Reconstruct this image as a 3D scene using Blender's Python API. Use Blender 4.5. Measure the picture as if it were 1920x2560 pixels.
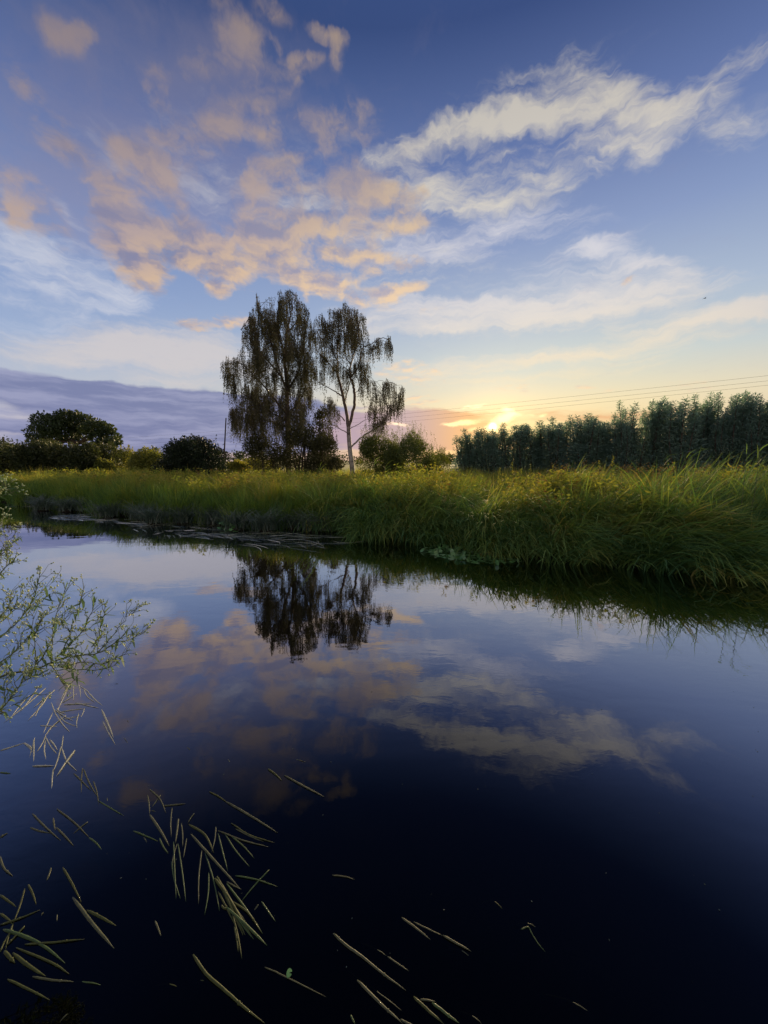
import bpy, math, random
import numpy as np

for o in list(bpy.data.objects):
    bpy.data.objects.remove(o, do_unlink=True)
scene = bpy.context.scene
COL = scene.collection
rng = np.random.default_rng(11)
random.seed(11)
R = math.radians

# ------------------------------------------------------------------ camera
FPX, PITCH, CAM_Z = 930.0, R(7.46), 2.2          # focal length in photo pixels (1920 wide)
cam_d = bpy.data.cameras.new("camera")
cam = bpy.data.objects.new("camera", cam_d)
COL.objects.link(cam)
cam.location = (0, 0, CAM_Z)
cam.rotation_euler = (math.pi / 2 - PITCH, 0, 0)
cam_d.sensor_fit = 'HORIZONTAL'
cam_d.sensor_width = 36.0
cam_d.lens = FPX / 1920 * 36
cam_d.clip_start = 0.05
cam_d.clip_end = 5000
scene.camera = cam

CP, SP = math.cos(PITCH), math.sin(PITCH)


def ray(px, py):
    u, v = px - 960.0, 1280.0 - py
    return np.array([u, FPX * CP + v * SP, -FPX * SP + v * CP])


def at_y(px, py, Y):                               # the point at a given distance ahead
    d = ray(px, py)
    p = d * (Y / d[1])
    return np.array([p[0], p[1], p[2] + CAM_Z])


def at_z(px, py, z=0.0):                           # the point at a given height
    d = ray(px, py)
    t = (z - CAM_Z) / d[2]
    return np.array([d[0] * t, d[1] * t, z])


def azel(px, py):
    d = ray(px, py)
    d = d / np.linalg.norm(d)
    return math.atan2(d[0], d[1]), math.asin(d[2])


# ------------------------------------------------------------------ world
def lin(c):
    return tuple((x / 255 / 12.92) if x / 255 <= 0.04045 else ((x / 255 + 0.055) / 1.055) ** 2.4 for x in c)


SUN_AZ, SUN_EL = azel(1232, 1066)
world = bpy.data.worlds.new("World")
scene.world = world
world.use_nodes = True
wt = world.node_tree
wt.nodes.clear()


class NT:
    def __init__(s, tree):
        s.t = tree

    def n(s, typ, **kw):
        nd = s.t.nodes.new(typ)
        for k, v in kw.items():
            setattr(nd, k, v)
        return nd

    def put(s, sock, v):
        if hasattr(v, 'links') or isinstance(v, bpy.types.NodeSocket):
            s.t.links.new(v, sock)
        elif isinstance(v, (tuple, list)) and len(v) == 3 and sock.type == 'RGBA':
            sock.default_value = (*v, 1)
        else:
            sock.default_value = v

    def m(s, op, a, b=None, c=None, clamp=False):
        nd = s.n('ShaderNodeMath', operation=op, use_clamp=clamp)
        for i, x in enumerate((a, b, c)):
            if x is not None:
                s.put(nd.inputs[i], x)
        return nd.outputs[0]

    def v(s, op, a, b=None, scale=None):
        nd = s.n('ShaderNodeVectorMath', operation=op)
        s.put(nd.inputs[0], a)
        if b is not None:
            s.put(nd.inputs[1], b)
        if scale is not None:
            s.put(nd.inputs['Scale'], scale)
        return nd.outputs['Value'] if op in ('DOT_PRODUCT', 'LENGTH') else nd.outputs[0]

    def xyz(s, x, y, z=0.0):
        nd = s.n('ShaderNodeCombineXYZ')
        for i, q in enumerate((x, y, z)):
            s.put(nd.inputs[i], q)
        return nd.outputs[0]

    def ss(s, x, a, b, lo=0.0, hi=1.0):            # smoothstep
        nd = s.n('ShaderNodeMapRange', interpolation_type='SMOOTHSTEP')
        s.put(nd.inputs[0], x)
        for i, q in zip((1, 2, 3, 4), (a, b, lo, hi)):
            s.put(nd.inputs[i], q)
        return nd.outputs[0]

    def noise(s, vec, scale, detail=5.0, rough=0.55, dist=0.0, dims='2D', lac=2.0):
        nd = s.n('ShaderNodeTexNoise', noise_dimensions=dims)
        s.put(nd.inputs['Vector'], vec)
        nd.inputs['Scale'].default_value = scale
        nd.inputs['Detail'].default_value = detail
        nd.inputs['Roughness'].default_value = rough
        nd.inputs['Lacunarity'].default_value = lac
        nd.inputs['Distortion'].default_value = dist
        return nd

    def mix(s, f, a, b, mode='MIX'):
        nd = s.n('ShaderNodeMix', data_type='RGBA', blend_type=mode)
        s.put(nd.inputs[0], f)
        s.put(nd.inputs[6], a)
        s.put(nd.inputs[7], b)
        return nd.outputs[2]

    def ramp(s, f, stops, interp='LINEAR'):
        nd = s.n('ShaderNodeValToRGB')
        cr = nd.color_ramp
        cr.interpolation = interp
        while len(cr.elements) < len(stops):
            cr.elements.new(0.5)
        for e, (p, c) in zip(cr.elements, stops):
            e.position = p
            e.color = (*c, 1)
        s.put(nd.inputs[0], f)
        return nd.outputs[0]


W = NT(wt)
tc = W.n('ShaderNodeTexCoord')
sep = W.n('ShaderNodeSeparateXYZ')
wt.links.new(tc.outputs['Generated'], sep.inputs[0])
AZ = W.m('ARCTAN2', sep.outputs[0], sep.outputs[1])
ELr = W.m('ARCSINE', W.m('MINIMUM', W.m('MAXIMUM', sep.outputs[2], -1.0), 1.0))
EL = W.m('ABSOLUTE', ELr)
P0 = W.xyz(AZ, EL)                                   # azimuth / elevation on the sky, radians


def blob_field(vec, blobs):
    """sum of soft elliptical patches on the sky; each (px, py, rx, ry, turn, weight) of the photo gives its direction"""
    tot = None
    for (cx, cy, rx, ry, rot, w) in blobs:
        a, e = azel(cx, cy)
        c, s_ = math.cos(R(rot)), math.sin(R(rot))
        a1, e1 = azel(cx + rx * c * 0.5, cy + rx * s_ * 0.5)
        a0, e0 = azel(cx - rx * c * 0.5, cy - rx * s_ * 0.5)
        b1, f1 = azel(cx - ry * s_ * 0.5, cy + ry * c * 0.5)
        b0, f0 = azel(cx + ry * s_ * 0.5, cy - ry * c * 0.5)
        la, lb = math.hypot(a1 - a0, e1 - e0), math.hypot(b1 - b0, f1 - f0)
        th = math.atan2(e1 - e0, a1 - a0)
        mp = W.n('ShaderNodeMapping', vector_type='TEXTURE')
        W.put(mp.inputs[0], vec)
        mp.inputs['Location'].default_value = (a, e, 0)
        mp.inputs['Rotation'].default_value = (0, 0, th)
        mp.inputs['Scale'].default_value = (la * 1.35, lb * 1.35, 1)
        g = W.n('ShaderNodeTexGradient', gradient_type='SPHERICAL')
        W.put(g.inputs[0], mp.outputs[0])
        tot = W.m('MULTIPLY', g.outputs['Fac'], w) if tot is None else W.m('MULTIPLY_ADD', g.outputs['Fac'], w, tot)
    return tot


def stops(l):
    return [(a / 90.0, lin(c)) for a, c in l]


EL01 = W.m('DIVIDE', EL, math.pi / 2)
sky_away = W.ramp(EL01, stops([(0, (176, 170, 200)), (4, (176, 176, 210)), (9, (186, 194, 214)), (14, (158, 178, 216)),
                               (20, (134, 158, 206)), (27, (116, 140, 192)), (35, (88, 112, 168)), (45, (50, 72, 122)),
                               (60, (56, 80, 134)), (90, (58, 82, 136))]))
sky_sun = W.ramp(EL01, stops([(0, (238, 186, 140)), (4, (252, 216, 150)), (8, (250, 230, 182)), (13, (214, 220, 212)),
                              (19, (184, 198, 216)), (27, (144, 162, 202)), (35, (104, 124, 176)), (45, (58, 78, 130)),
                              (60, (58, 82, 136)), (90, (58, 82, 136))]))
dAz = W.m('SUBTRACT', AZ, SUN_AZ + R(8))
sunw = W.m('POWER', 2.718, W.m('MULTIPLY', W.m('POWER', W.m('DIVIDE', dAz, R(44)), 2.0), -1.0))
base = W.mix(sunw, sky_away, sky_sun)

nish = W.n('ShaderNodeTexSky', sky_type='NISHITA', sun_disc=False)
nish.sun_elevation = SUN_EL
nish.sun_rotation = SUN_AZ
nish.air_density, nish.dust_density, nish.ozone_density = 1.0, 0.6, 2.0
nish01 = W.v('SCALE', nish.outputs[0], scale=0.10)
base = W.mix(0.10, base, nish01)

# domain warp shared by the cloud layers
wn = W.noise(P0, 7.0, 4.0, 0.6)
warp = W.v('SCALE', W.v('SUBTRACT', wn.outputs['Color'], (0.5, 0.5, 0.5)), scale=0.055)
PW = W.v('ADD', P0, warp)
wn2 = W.noise(P0, 26.0, 3.0, 0.6)
warp2 = W.v('SCALE', W.v('SUBTRACT', wn2.outputs['Color'], (0.5, 0.5, 0.5)), scale=0.016)
PW = W.v('ADD', PW, warp2)

# front/back split for unseen cloud behind the camera, thickened and brightened as fill light
backw = W.ss(W.m('ABSOLUTE', AZ), R(52), R(75))

dim = W.m('MULTIPLY', W.ss(EL, R(12), R(46), 1.0, W.m('MULTIPLY_ADD', backw, 0.4, 0.52)), W.ss(W.m('ABSOLUTE', W.m('SUBTRACT', AZ, R(4))), R(20), R(52), 1.0, 0.86))

# ---- low streaks and veils -----------------------------------------------
SC = W.v('MULTIPLY', PW, (1.0, 7.0, 1.0))
fC = W.noise(SC, 4.5, 7.0, 0.62).outputs['Fac']
MC = blob_field(PW, [
    (1498, 627, 120, 36, 8, .75), (1683, 665, 120, 26, 5, .5), (1423, 650, 190, 30, -15, .4), (1700, 720, 260, 50, -4, .45),
    (1249, 772, 380, 48, -8, .85), (1481, 778, 260, 44, -8, .75), (1741, 807, 250, 40, -10, .8), (1880, 765, 160, 30, -15, .7),
    (1481, 882, 280, 30, -5, .85), (1134, 928, 240, 44, 0, .7), (1423, 934, 280, 15, -6, .7), (1100, 820, 240, 30, -3, .6),
    (1060, 610, 260, 60, 0, .35), (1300, 560, 240, 40, 0, .25), (1000, 760, 200, 40, -6, .55),
    (347, 872, 300, 62, 0, 1.0), (520, 893, 220, 50, 4, .8), (405, 953, 170, 16, 2, .6), (120, 880, 220, 44, 0, .5),
    (60, 1030, 110, 32, 10, .8), (40, 1085, 160, 16, 0, .7), (620, 940, 160, 40, 0, .5), (240, 700, 200, 40, 0, .2),
    (1150, 600, 300, 60, -6, .3)])
dC = W.ss(W.m('ADD', W.m('MULTIPLY', MC, 0.95), W.m('MULTIPLY', W.m('SUBTRACT', fC, 0.5), 1.7)), 0.0, 1.15)
dC = W.m('MULTIPLY', dC, W.ss(MC, 0.0, 0.25))
colC = W.mix(sunw, lin((226, 216, 212)), W.ramp(EL01, stops([(0, (255, 214, 140)), (7, (255, 232, 178)), (14, (246, 228, 200)), (24, (228, 224, 226))])))
colC = W.mix(W.ss(W.m('ABSOLUTE', W.m('SUBTRACT', AZ, SUN_AZ)), R(18), R(40)), colC, lin((214, 206, 204)), 'DARKEN')
sky = W.mix(W.m('MULTIPLY', dC, 0.78), base, colC)

# ---- cirrus ----------------------------------------------------------------
rot = W.n('ShaderNodeMapping', vector_type='POINT')
W.put(rot.inputs[0], PW)
rot.inputs['Rotation'].default_value = (0, 0, R(-24))
rot.inputs['Scale'].default_value = (1.0, 3.2, 1.0)
fB = W.noise(rot.outputs[0], 7.0, 9.0, 0.60, 0.25).outputs['Fac']
wis = W.n('ShaderNodeMapping', vector_type='POINT')
W.put(wis.inputs[0], PW)
wis.inputs['Rotation'].default_value = (0, 0, R(-56))
wis.inputs['Scale'].default_value = (1.0, 4.0, 1.0)
fB2 = W.noise(wis.outputs[0], 16.0, 6.0, 0.6, 0.3).outputs['Fac']
MB_ = blob_field(PW, [
    (1047, 362, 130, 32, -20, 1.0), (1200, 320, 160, 46, -12, 1.05), (1330, 295, 150, 44, -8, 1.0), (1481, 285, 200, 70, -6, 1.0), (1527, 215, 130, 62, 30, .75),
    (1654, 312, 150, 46, -15, .8), (1800, 205, 230, 42, -30, .55), (1830, 325, 210, 44, -12, .55), (1400, 200, 200, 50, -25, .4), (1250, 235, 200, 40, -25, .35),
    (1307, 412, 210, 42, -6, .6), (1134, 490, 170, 54, 8, .95), (1250, 512, 170, 32, -8, .95), (1394, 447, 110, 28, -12, .95),
    (1614, 388, 60, 26, -10, .7), (1050, 430, 130, 50, 10, .55), (1560, 370, 120, 30, 0, .4),
    (145, 655, 230, 60, 10, .95), (174, 735, 260, 46, 5, .85), (191, 795, 170, 26, -5, .7), (330, 740, 90, 36, -20, .6), (30, 600, 140, 36, 20, .7),
    (168, 521, 90, 20, 45, .7), (278, 410, 60, 40, 30, .5), (500, 480, 90, 30, 20, .5), (760, 500, 120, 20, 5, .6),
    (330, 530, 70, 30, 40, .5), (20, 505, 80, 30, 40, .6), (60, 830, 160, 40, 0, .3), (560, 600, 60, 20, 10, .4), (600, 450, 420, 170, 10, .35), (900, 560, 300, 90, 0, .3), (1000, 690, 260, 60, -5, .4)])
dB = W.ss(W.m('ADD', W.m('MULTIPLY', MB_, 0.95), W.m('ADD', W.m('MULTIPLY', W.m('SUBTRACT', fB, 0.5), 1.15), W.m('MULTIPLY', W.m('SUBTRACT', fB2, 0.5), 1.3))), 0.0, 1.5)
dB = W.m('MULTIPLY', dB, W.ss(MB_, 0.0, 0.3))
colB = W.mix(W.ss(AZ, R(-30), R(0)), lin((204, 208, 222)), lin((242, 234, 220)))
colB = W.v('SCALE', colB, scale=W.ss(EL, R(16), R(44), 1.0, 0.66))
sky = W.mix(W.m('MULTIPLY', dB, 0.90), sky, colB)

# ---- altocumulus, peach where the low sun reaches them ------------------------
# the altocumulus sheet is a flat layer overhead, so its noise lives on that plane and foreshortens towards the horizon
zz = W.m('ADD', W.m('SINE', EL), 0.10)
cz = W.m('DIVIDE', W.m('COSINE', EL), zz)
PA = W.v('ADD', W.xyz(W.m('MULTIPLY', W.m('SINE', AZ), cz), W.m('MULTIPLY', W.m('COSINE', AZ), cz)), W.v('SCALE', W.v('ADD', warp, warp2), scale=3.0))
nA = W.noise(PA, 6.4, 8.0, 0.54)
fA = nA.outputs['Fac']
nA2 = W.noise(W.v('ADD', PA, (0.022, 0.060, 0.0)), 6.4, 5.0, 0.52).outputs['Fac']
bA = [
    (153, 359, 78, 40, 35, 1.15), (70, 226, 70, 28, 35, .55), (145, 90, 70, 50, 20, .5), (205, 70, 40, 30, 0, .4),
    (405, 400, 125, 58, 15, 1.1), (405, 475, 75, 40, 30, .9), (393, 249, 60, 32, 10, .75), (509, 174, 70, 34, 20, .6), (380, 160, 60, 40, 20, .4),
    (613, 104, 90, 42, 30, .7), (665, 185, 120, 52, 30, .65), (822, 93, 50, 24, 10, .75), (856, 139, 38, 30, -40, .7), (746, 179, 64, 28, -20, .75),
    (683, 35, 50, 28, 20, .45), (540, 10, 50, 20, 0, .3), (637, 266, 100, 30, 5, .95), (665, 336, 50, 30, 0, 1.0), (492, 324, 120, 44, 12, .75), (567, 312, 44, 44, 0, .6), (410, 330, 40, 30, 20, .6),
    (856, 318, 90, 60, 0, 1.05), (706, 395, 74, 38, -10, 1.05), (856, 440, 100, 66, 0, 1.05), (950, 486, 72, 46, 20, 1.05), (650, 470, 60, 36, 0, .8), (735, 463, 50, 26, 0, .7),
    (775, 545, 175, 46, 8, 1.1), (654, 579, 100, 38, 15, .95), (445, 561, 86, 38, 15, 1.1), (80, 520, 120, 72, 30, 1.0), (290, 500, 120, 62, 50, .95),
    (347, 602, 120, 62, 35, 1.1), (335, 645, 110, 56, 45, 1.1), (370, 712, 52, 22, 15, 1.2), (492, 633, 120, 54, 15, 1.1), (637, 627, 100, 52, 0, 1.1),
    (637, 682, 180, 42, 8, 1.1), (828, 633, 140, 48, 8, 1.1), (868, 725, 150, 32, 3, 1.0), (556, 729, 30, 22, 20, 1.5), (579, 812, 100, 22, 0, .6), (480, 815, 40, 18, 0, .6),
    (781, 702, 60, 28, 0, .9), (995, 492, 70, 36, 0, 1.05), (1012, 561, 74, 32, -10, 1.1), (1000, 650, 60, 20, 10, .95), (995, 717, 60, 18, -5, 1.0), (1576, 697, 22, 16, 0, 1.2),
    (1020, 930, 90, 34, 10, .7), (1040, 1000, 60, 16, 0, .7), (1000, 770, 100, 20, 0, .3), (1310, 975, 60, 14, 0, .4), (1720, 968, 50, 12, 0, .6), (1480, 970, 60, 10, 0, .4)]
MA = blob_field(PW, bA)
backA = W.m('MULTIPLY', backw, W.ss(W.noise(P0, 2.2, 2.0, 0.5).outputs['Fac'], 0.34, 0.56, 0.0, 1.1))
MA = W.m('ADD', MA, backA)
TA = W.m('ADD', W.m('MULTIPLY', W.m('MINIMUM', MA, 1.1), 0.84), W.m('MULTIPLY', W.m('SUBTRACT', fA, 0.5), 2.3))
dA = W.m('MULTIPLY', W.ss(TA, 0.0, 0.98), W.ss(MA, 0.02, 0.25))
lit = W.ss(W.m('ADD', W.m('MULTIPLY', W.m('SUBTRACT', fA, nA2), 2.2), W.m('MULTIPLY', W.m('SUBTRACT', 0.62, W.m('MINIMUM', TA, 1.1)), 0.35)), -0.55, 0.34)
peach = W.mix(W.ss(AZ, R(-32), R(4)), lin((228, 196, 166)), lin((255, 222, 182)))
shade = W.mix(W.ss(AZ, R(-32), R(4)), lin((146, 146, 176)), lin((190, 182, 196)))
colA = W.v('SCALE', W.mix(lit, shade, peach), scale=W.m('MULTIPLY', dim, W.m('MULTIPLY_ADD', backw, 0.8, 1.0)))   # cloud behind the camera gets extra brightness to light the bank and willows
sky = W.mix(W.m('MULTIPLY', dA, W.ss(EL, R(24), R(44), 0.92, 0.66)), sky, colA)

# thin mauve veil around the altocumulus field
MV = blob_field(PW, [(330, 330, 420, 260, 20, .8), (620, 200, 300, 140, 20, .6), (150, 520, 260, 140, 20, .6), (640, 520, 300, 120, 0, .5), (900, 420, 160, 140, 0, .4)])
sky = W.mix(W.m('MULTIPLY', W.ss(W.m('ADD', MV, W.m('MULTIPLY', W.m('SUBTRACT', fA, 0.5), 0.9)), 0.05, 0.8), 0.42), sky, W.v('SCALE', lin((172, 166, 194)), scale=dim))

# ---- lilac cloud bank low on the left, warm bank under the sun -------------------
PD = W.v('ADD', P0, W.v('SCALE', W.v('ADD', warp, warp2), scale=0.4))
SD = W.v('MULTIPLY', PD, (1.0, 8.0, 1.0))
fD = W.noise(SD, 5.5, 6.0, 0.58).outputs['Fac']
MD = blob_field(PD, [(60, 955, 300, 26, 4, 1.1), (300, 1000, 340, 34, 3, 1.5), (520, 1030, 300, 46, 2, 1.5), (400, 1055, 320, 46, 0, 1.3), (30, 970, 180, 24, 3, 1.0), (20, 1065, 180, 12, 4, .8),
                     (700, 1060, 260, 60, 0, 1.3), (500, 1110, 420, 40, 0, .9), (240, 1110, 200, 20, 0, .6)])
dD = W.m('MULTIPLY', W.ss(W.m('ADD', W.m('MULTIPLY', MD, 0.9), W.m('MULTIPLY', W.m('SUBTRACT', fD, 0.5), 0.9)), 0.18, 0.55), W.ss(MD, 0.0, 0.2))
colD = W.mix(W.ss(fD, 0.35, 0.7), lin((116, 124, 166)), lin((150, 154, 188)))
sky = W.mix(W.m('MULTIPLY', dD, 0.9), sky, colD)
ME = blob_field(PD, [(1080, 1075, 170, 36, -3, 1.2), (960, 1070, 160, 50, 0, 1.2), (1040, 1105, 200, 26, 0, 1.1), (1250, 1105, 300, 20, 0, .8), (1100, 1035, 80, 14, 8, .6), (1500, 1040, 300, 22, 0, .5)])
dE = W.m('MULTIPLY', W.ss(W.m('ADD', W.m('MULTIPLY', ME, 0.9), W.m('MULTIPLY', W.m('SUBTRACT', fD, 0.5), 0.9)), 0.12, 0.6), W.ss(ME, 0.0, 0.2))
colE = W.mix(W.ss(AZ, R(2), R(13)), lin((196, 168, 176)), lin((236, 178, 128)))
sky = W.mix(W.m('MULTIPLY', dE, 0.85), sky, colE)

# ---- glow of the low sun behind thin cloud --------------------------------------
sd = (math.sin(SUN_AZ) * math.cos(SUN_EL), math.cos(SUN_AZ) * math.cos(SUN_EL), math.sin(SUN_EL))
ca = W.v('DOT_PRODUCT', tc.outputs['Generated'], sd)
ang = W.m('ARCCOSINE', W.m('MINIMUM', ca, 0.99999))
fS = W.noise(W.v('MULTIPLY', PW, (1.0, 2.6, 1.0)), 22.0, 4.0, 0.55).outputs['Fac']


def gauss(x, s_):
    return W.m('POWER', 2.718, W.m('MULTIPLY', W.m('POWER', W.m('DIVIDE', x, s_), 2.0), -1.0))


g1 = W.m('MULTIPLY', gauss(ang, R(13)), 0.06)
g2 = W.m('MULTIPLY', gauss(ang, R(4.5)), 0.24)
glow = W.v('ADD', W.v('SCALE', lin((255, 214, 130)), scale=g1), W.v('SCALE', lin((255, 190, 70)), scale=g2))
MS = blob_field(PD, [(1165, 1058, 44, 9, -4, 1.3), (1258, 1050, 36, 13, -14, 1.6), (1270, 1026, 18, 8, 0, 1.4), (1230, 1072, 18, 11, 0, 1.6), (1185, 1018, 44, 6, -5, .8), (1195, 1076, 50, 8, 0, 1.0), (1120, 1060, 34, 6, 0, .8), (1330, 1040, 60, 6, 0, .7), (1000, 1061, 60, 7, 3, .9), (1225, 1100, 40, 6, 0, .8)])
dS = W.ss(W.m('ADD', W.m('MULTIPLY', MS, 0.9), W.m('MULTIPLY', W.m('SUBTRACT', fS, 0.5), 1.3)), 0.25, 1.1)
glow = W.v('ADD', glow, W.v('SCALE', (1.1, 0.80, 0.36), scale=W.m('MULTIPLY', dS, W.ss(MS, 0.0, 0.3, 0.0, 0.75))))
disc = W.m('MULTIPLY', W.ss(ang, R(0.25), R(0.75), 1.0, 0.0), 1.3)
glow = W.v('ADD', glow, W.v('SCALE', (1.0, 0.85, 0.5), scale=disc))
sky = W.v('ADD', sky, glow)

bg = W.n('ShaderNodeBackground')
wt.links.new(sky, bg.inputs[0])
bg.inputs[1].default_value = 0.52
wo = W.n('ShaderNodeOutputWorld')
wt.links.new(bg.outputs[0], wo.inputs[0])
world.cycles.sampling_method = 'MANUAL'
world.cycles.sample_map_resolution = 512

# ------------------------------------------------------------------ sun
sun_d = bpy.data.lights.new("sun", 'SUN')
sun_d.energy = 5.0
sun_d.angle = R(6.0)
sun_d.color = (1.0, 0.72, 0.40)
sun = bpy.data.objects.new("sun", sun_d)
COL.objects.link(sun)
sun.rotation_euler = (math.pi / 2 - SUN_EL - R(3.5), 0, -(SUN_AZ) + math.pi)
# a sun lamp shines along its -Z: turned so that -Z points from the sun to the scene

scene.view_settings.view_transform = 'Standard'
scene.view_settings.look = 'None'
scene.view_settings.exposure = 0.94
scene.view_settings.gamma = 1.0
scene.view_settings.use_curve_mapping = False
scene.render.engine = 'CYCLES'
scene.cycles.max_bounces = 8
scene.cycles.transparent_max_bounces = 12
scene.cycles.transmission_bounces = 6
scene.cycles.use_denoising = True

# ================================================================== helpers
class Acc:
    """collects triangles and quads and links them as ONE mesh object"""

    def __init__(s):
        s.v, s.q, s.t, s.tint, s.n = [], [], [], [], 0

    def add(s, v, quads=None, tris=None, tint=0.5):
        v = np.asarray(v, float).reshape(-1, 3)
        if quads is not None and len(quads):
            s.q.append(np.asarray(quads, int) + s.n)
        if tris is not None and len(tris):
            s.t.append(np.asarray(tris, int) + s.n)
        s.v.append(v)
        s.tint.append(np.broadcast_to(np.asarray(tint, float), (len(v),)).copy())
        s.n += len(v)

    def mesh(s, name, mat, smooth=False, offset=None):
        v = np.concatenate(s.v)
        if offset is not None:
            v = v - np.asarray(offset)
        q = np.concatenate(s.q) if s.q else np.zeros((0, 4), int)
        t = np.concatenate(s.t) if s.t else np.zeros((0, 3), int)
        me = bpy.data.meshes.new(name)
        me.vertices.add(len(v))
        me.vertices.foreach_set('co', v.astype(np.float32).ravel())
        loops = np.concatenate([q.ravel(), t.ravel()]).astype(np.int32)
        me.loops.add(len(loops))
        me.loops.foreach_set('vertex_index', loops)
        starts = np.concatenate([np.arange(len(q)) * 4, len(q) * 4 + np.arange(len(t)) * 3]).astype(np.int32)
        me.polygons.add(len(q) + len(t))
        me.polygons.foreach_set('loop_start', starts)
        if smooth:
            me.polygons.foreach_set('use_smooth', np.ones(len(starts), bool))
        at = me.attributes.new('tint', 'FLOAT', 'POINT')
        at.data.foreach_set('value', np.concatenate(s.tint).astype(np.float32))
        me.update(calc_edges=True)
        me.materials.append(mat)
        return me

    def build(s, name, mat, parent=None, smooth=False, loc=None):
        """mesh coordinates are world coordinates; the object's own origin is put at loc"""
        off = np.array(parent.location) if (parent is not None and loc is None) else (np.zeros(3) if loc is None else np.asarray(loc))
        o = bpy.data.objects.new(name, s.mesh(name, mat, smooth, off))
        COL.objects.link(o)
        if parent is not None:
            o.parent = parent
        else:
            o.location = off
        return o


def tag(o, label=None, cat=None, group=None, kind=None):
    for k, v in (('label', label), ('category', cat), ('group', group), ('kind', kind)):
        if v:
            o[k] = v
    return o


def thing(name, loc, label, cat, group=None, rz=0.0):
    o = bpy.data.objects.new(name, None)
    COL.objects.link(o)
    o.location = tuple(float(x) for x in loc)
    o.rotation_euler = (0, 0, rz)
    o.empty_display_size = 0.2
    return tag(o, label, cat, group)


def copy_tree(o, loc, rz, sc, label=None):
    c = o.copy()
    COL.objects.link(c)
    c.location, c.rotation_euler = loc, (0, 0, rz)
    c.scale = sc if hasattr(sc, '__len__') else (sc, sc, sc)
    if label:
        c['label'] = label
    for ch in o.children:
        k = ch.copy()
        COL.objects.link(k)
        k.parent = c
    return c


def unit(a):
    return a / (np.linalg.norm(a, axis=-1, keepdims=True) + 1e-12)


def rdir(n, g=rng):
    return unit(g.normal(size=(n, 3)))


def smooth_line(pts, n=4):
    """Catmull-Rom through the points"""
    p = np.asarray(pts, float)
    if len(p) < 3:
        return np.array([p[0] + (p[-1] - p[0]) * t for t in np.linspace(0, 1, n + 1)])
    q = np.vstack([2 * p[0] - p[1], p, 2 * p[-1] - p[-2]])
    out = []
    for i in range(1, len(q) - 2):
        for k in range(n):
            t = k / n
            a, b, c, d = q[i - 1], q[i], q[i + 1], q[i + 2]
            out.append(0.5 * (2 * b + (c - a) * t + (2 * a - 5 * b + 4 * c - d) * t * t + (3 * b - a - 3 * c + d) * t ** 3))
    out.append(p[-1])
    return np.array(out)


def tube(acc, pts, r, n=6, tint=0.5, cap=True):
    p = np.asarray(pts, float)
    m = len(p)
    r = np.broadcast_to(np.asarray(r, float), (m,)) if np.ndim(r) < 1 or len(np.atleast_1d(r)) == m else np.linspace(r[0], r[-1], m)
    d = unit(np.gradient(p, axis=0))
    up = np.array([0, 0, 1.0]) if abs(d[0][2]) < 0.9 else np.array([1.0, 0, 0])
    s = unit(np.cross(d, up))
    t = np.cross(s, d)
    a = np.linspace(0, 2 * math.pi, n, endpoint=False)
    v = p[:, None, :] + r[:, None, None] * (np.cos(a)[None, :, None] * s[:, None, :] + np.sin(a)[None, :, None] * t[:, None, :])
    i = np.arange(m - 1)[:, None] * n
    j = np.arange(n)[None, :]
    k = (j + 1) % n
    q = np.stack([i + j, i + k, i + n + k, i + n + j], -1).reshape(-1, 4)
    tri = []
    v = v.reshape(-1, 3)
    if cap:
        v = np.vstack([v, p[0], p[-1]])
        tri = [(n * m, (x + 1) % n, x) for x in range(n)] + [(n * m + 1, n * (m - 1) + x, n * (m - 1) + (x + 1) % n) for x in range(n)]
    acc.add(v, q, tri, tint)


def leaves(acc, pos, d, L, w, tint=0.5, g=rng, fold=0.0):
    """kite-shaped leaves: pos (N,3), direction d (N,3), length, width"""
    N = len(pos)
    L = np.broadcast_to(L, (N,))[:, None]
    w = np.broadcast_to(w, (N,))[:, None]
    s = unit(np.cross(d, rdir(N, g)))
    nrm = np.cross(d, s)
    a = pos
    m = pos + d * L * 0.45
    v = np.stack([a, m + s * w / 2 + nrm * w * fold, pos + d * L, m - s * w / 2 + nrm * w * fold], 1)
    q = np.arange(N)[:, None] * 4 + np.arange(4)[None, :]
    acc.add(v.reshape(-1, 3), q, None, np.repeat(np.broadcast_to(tint, (N,)), 4))


def blades(acc, base, L, phi, th0, th1, w, segs=3, tint=0.5, g=rng, twist=0.7):
    """grass blades: a tapering ribbon that bends from angle th0 to th1 off the vertical, towards phi"""
    N = len(base)
    b = lambda x: np.broadcast_to(np.asarray(x, float), (N,))
    L, phi, th0, th1, w = map(b, (L, phi, th0, th1, w))
    hx, hy = np.cos(phi), np.sin(phi)
    ph2 = phi + g.normal(0, twist, N)
    side = np.stack([-np.sin(ph2), np.cos(ph2), g.normal(0, 0.25, N)], 1)
    p = base.copy()
    vs = []
    for k in range(segs + 1):
        if k < segs:
            wk = (w * (1 - 0.85 * (k / segs) ** 1.6) * (0.75 if k == 0 else 1.0) / 2)[:, None]
            vs += [p + side * wk, p - side * wk]
        else:
            vs += [p.copy()]
        th = th0 + (th1 - th0) * ((k + 0.5) / segs)
        st = (L / segs)
        p = p + np.stack([hx * np.sin(th) * st, hy * np.sin(th) * st, np.cos(th) * st], 1)
    V = np.stack(vs, 1)
    nv = 2 * segs + 1
    o = np.arange(N)[:, None] * nv
    q = np.concatenate([o + np.array([[2 * k, 2 * k + 1, 2 * k + 3, 2 * k + 2]]) for k in range(segs - 1)]) if segs > 1 else None
    t = o + np.array([[2 * segs - 2, 2 * segs - 1, 2 * segs]])
    acc.add(V.reshape(-1, 3), q, t, np.repeat(np.broadcast_to(tint, (N,)), nv))


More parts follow.
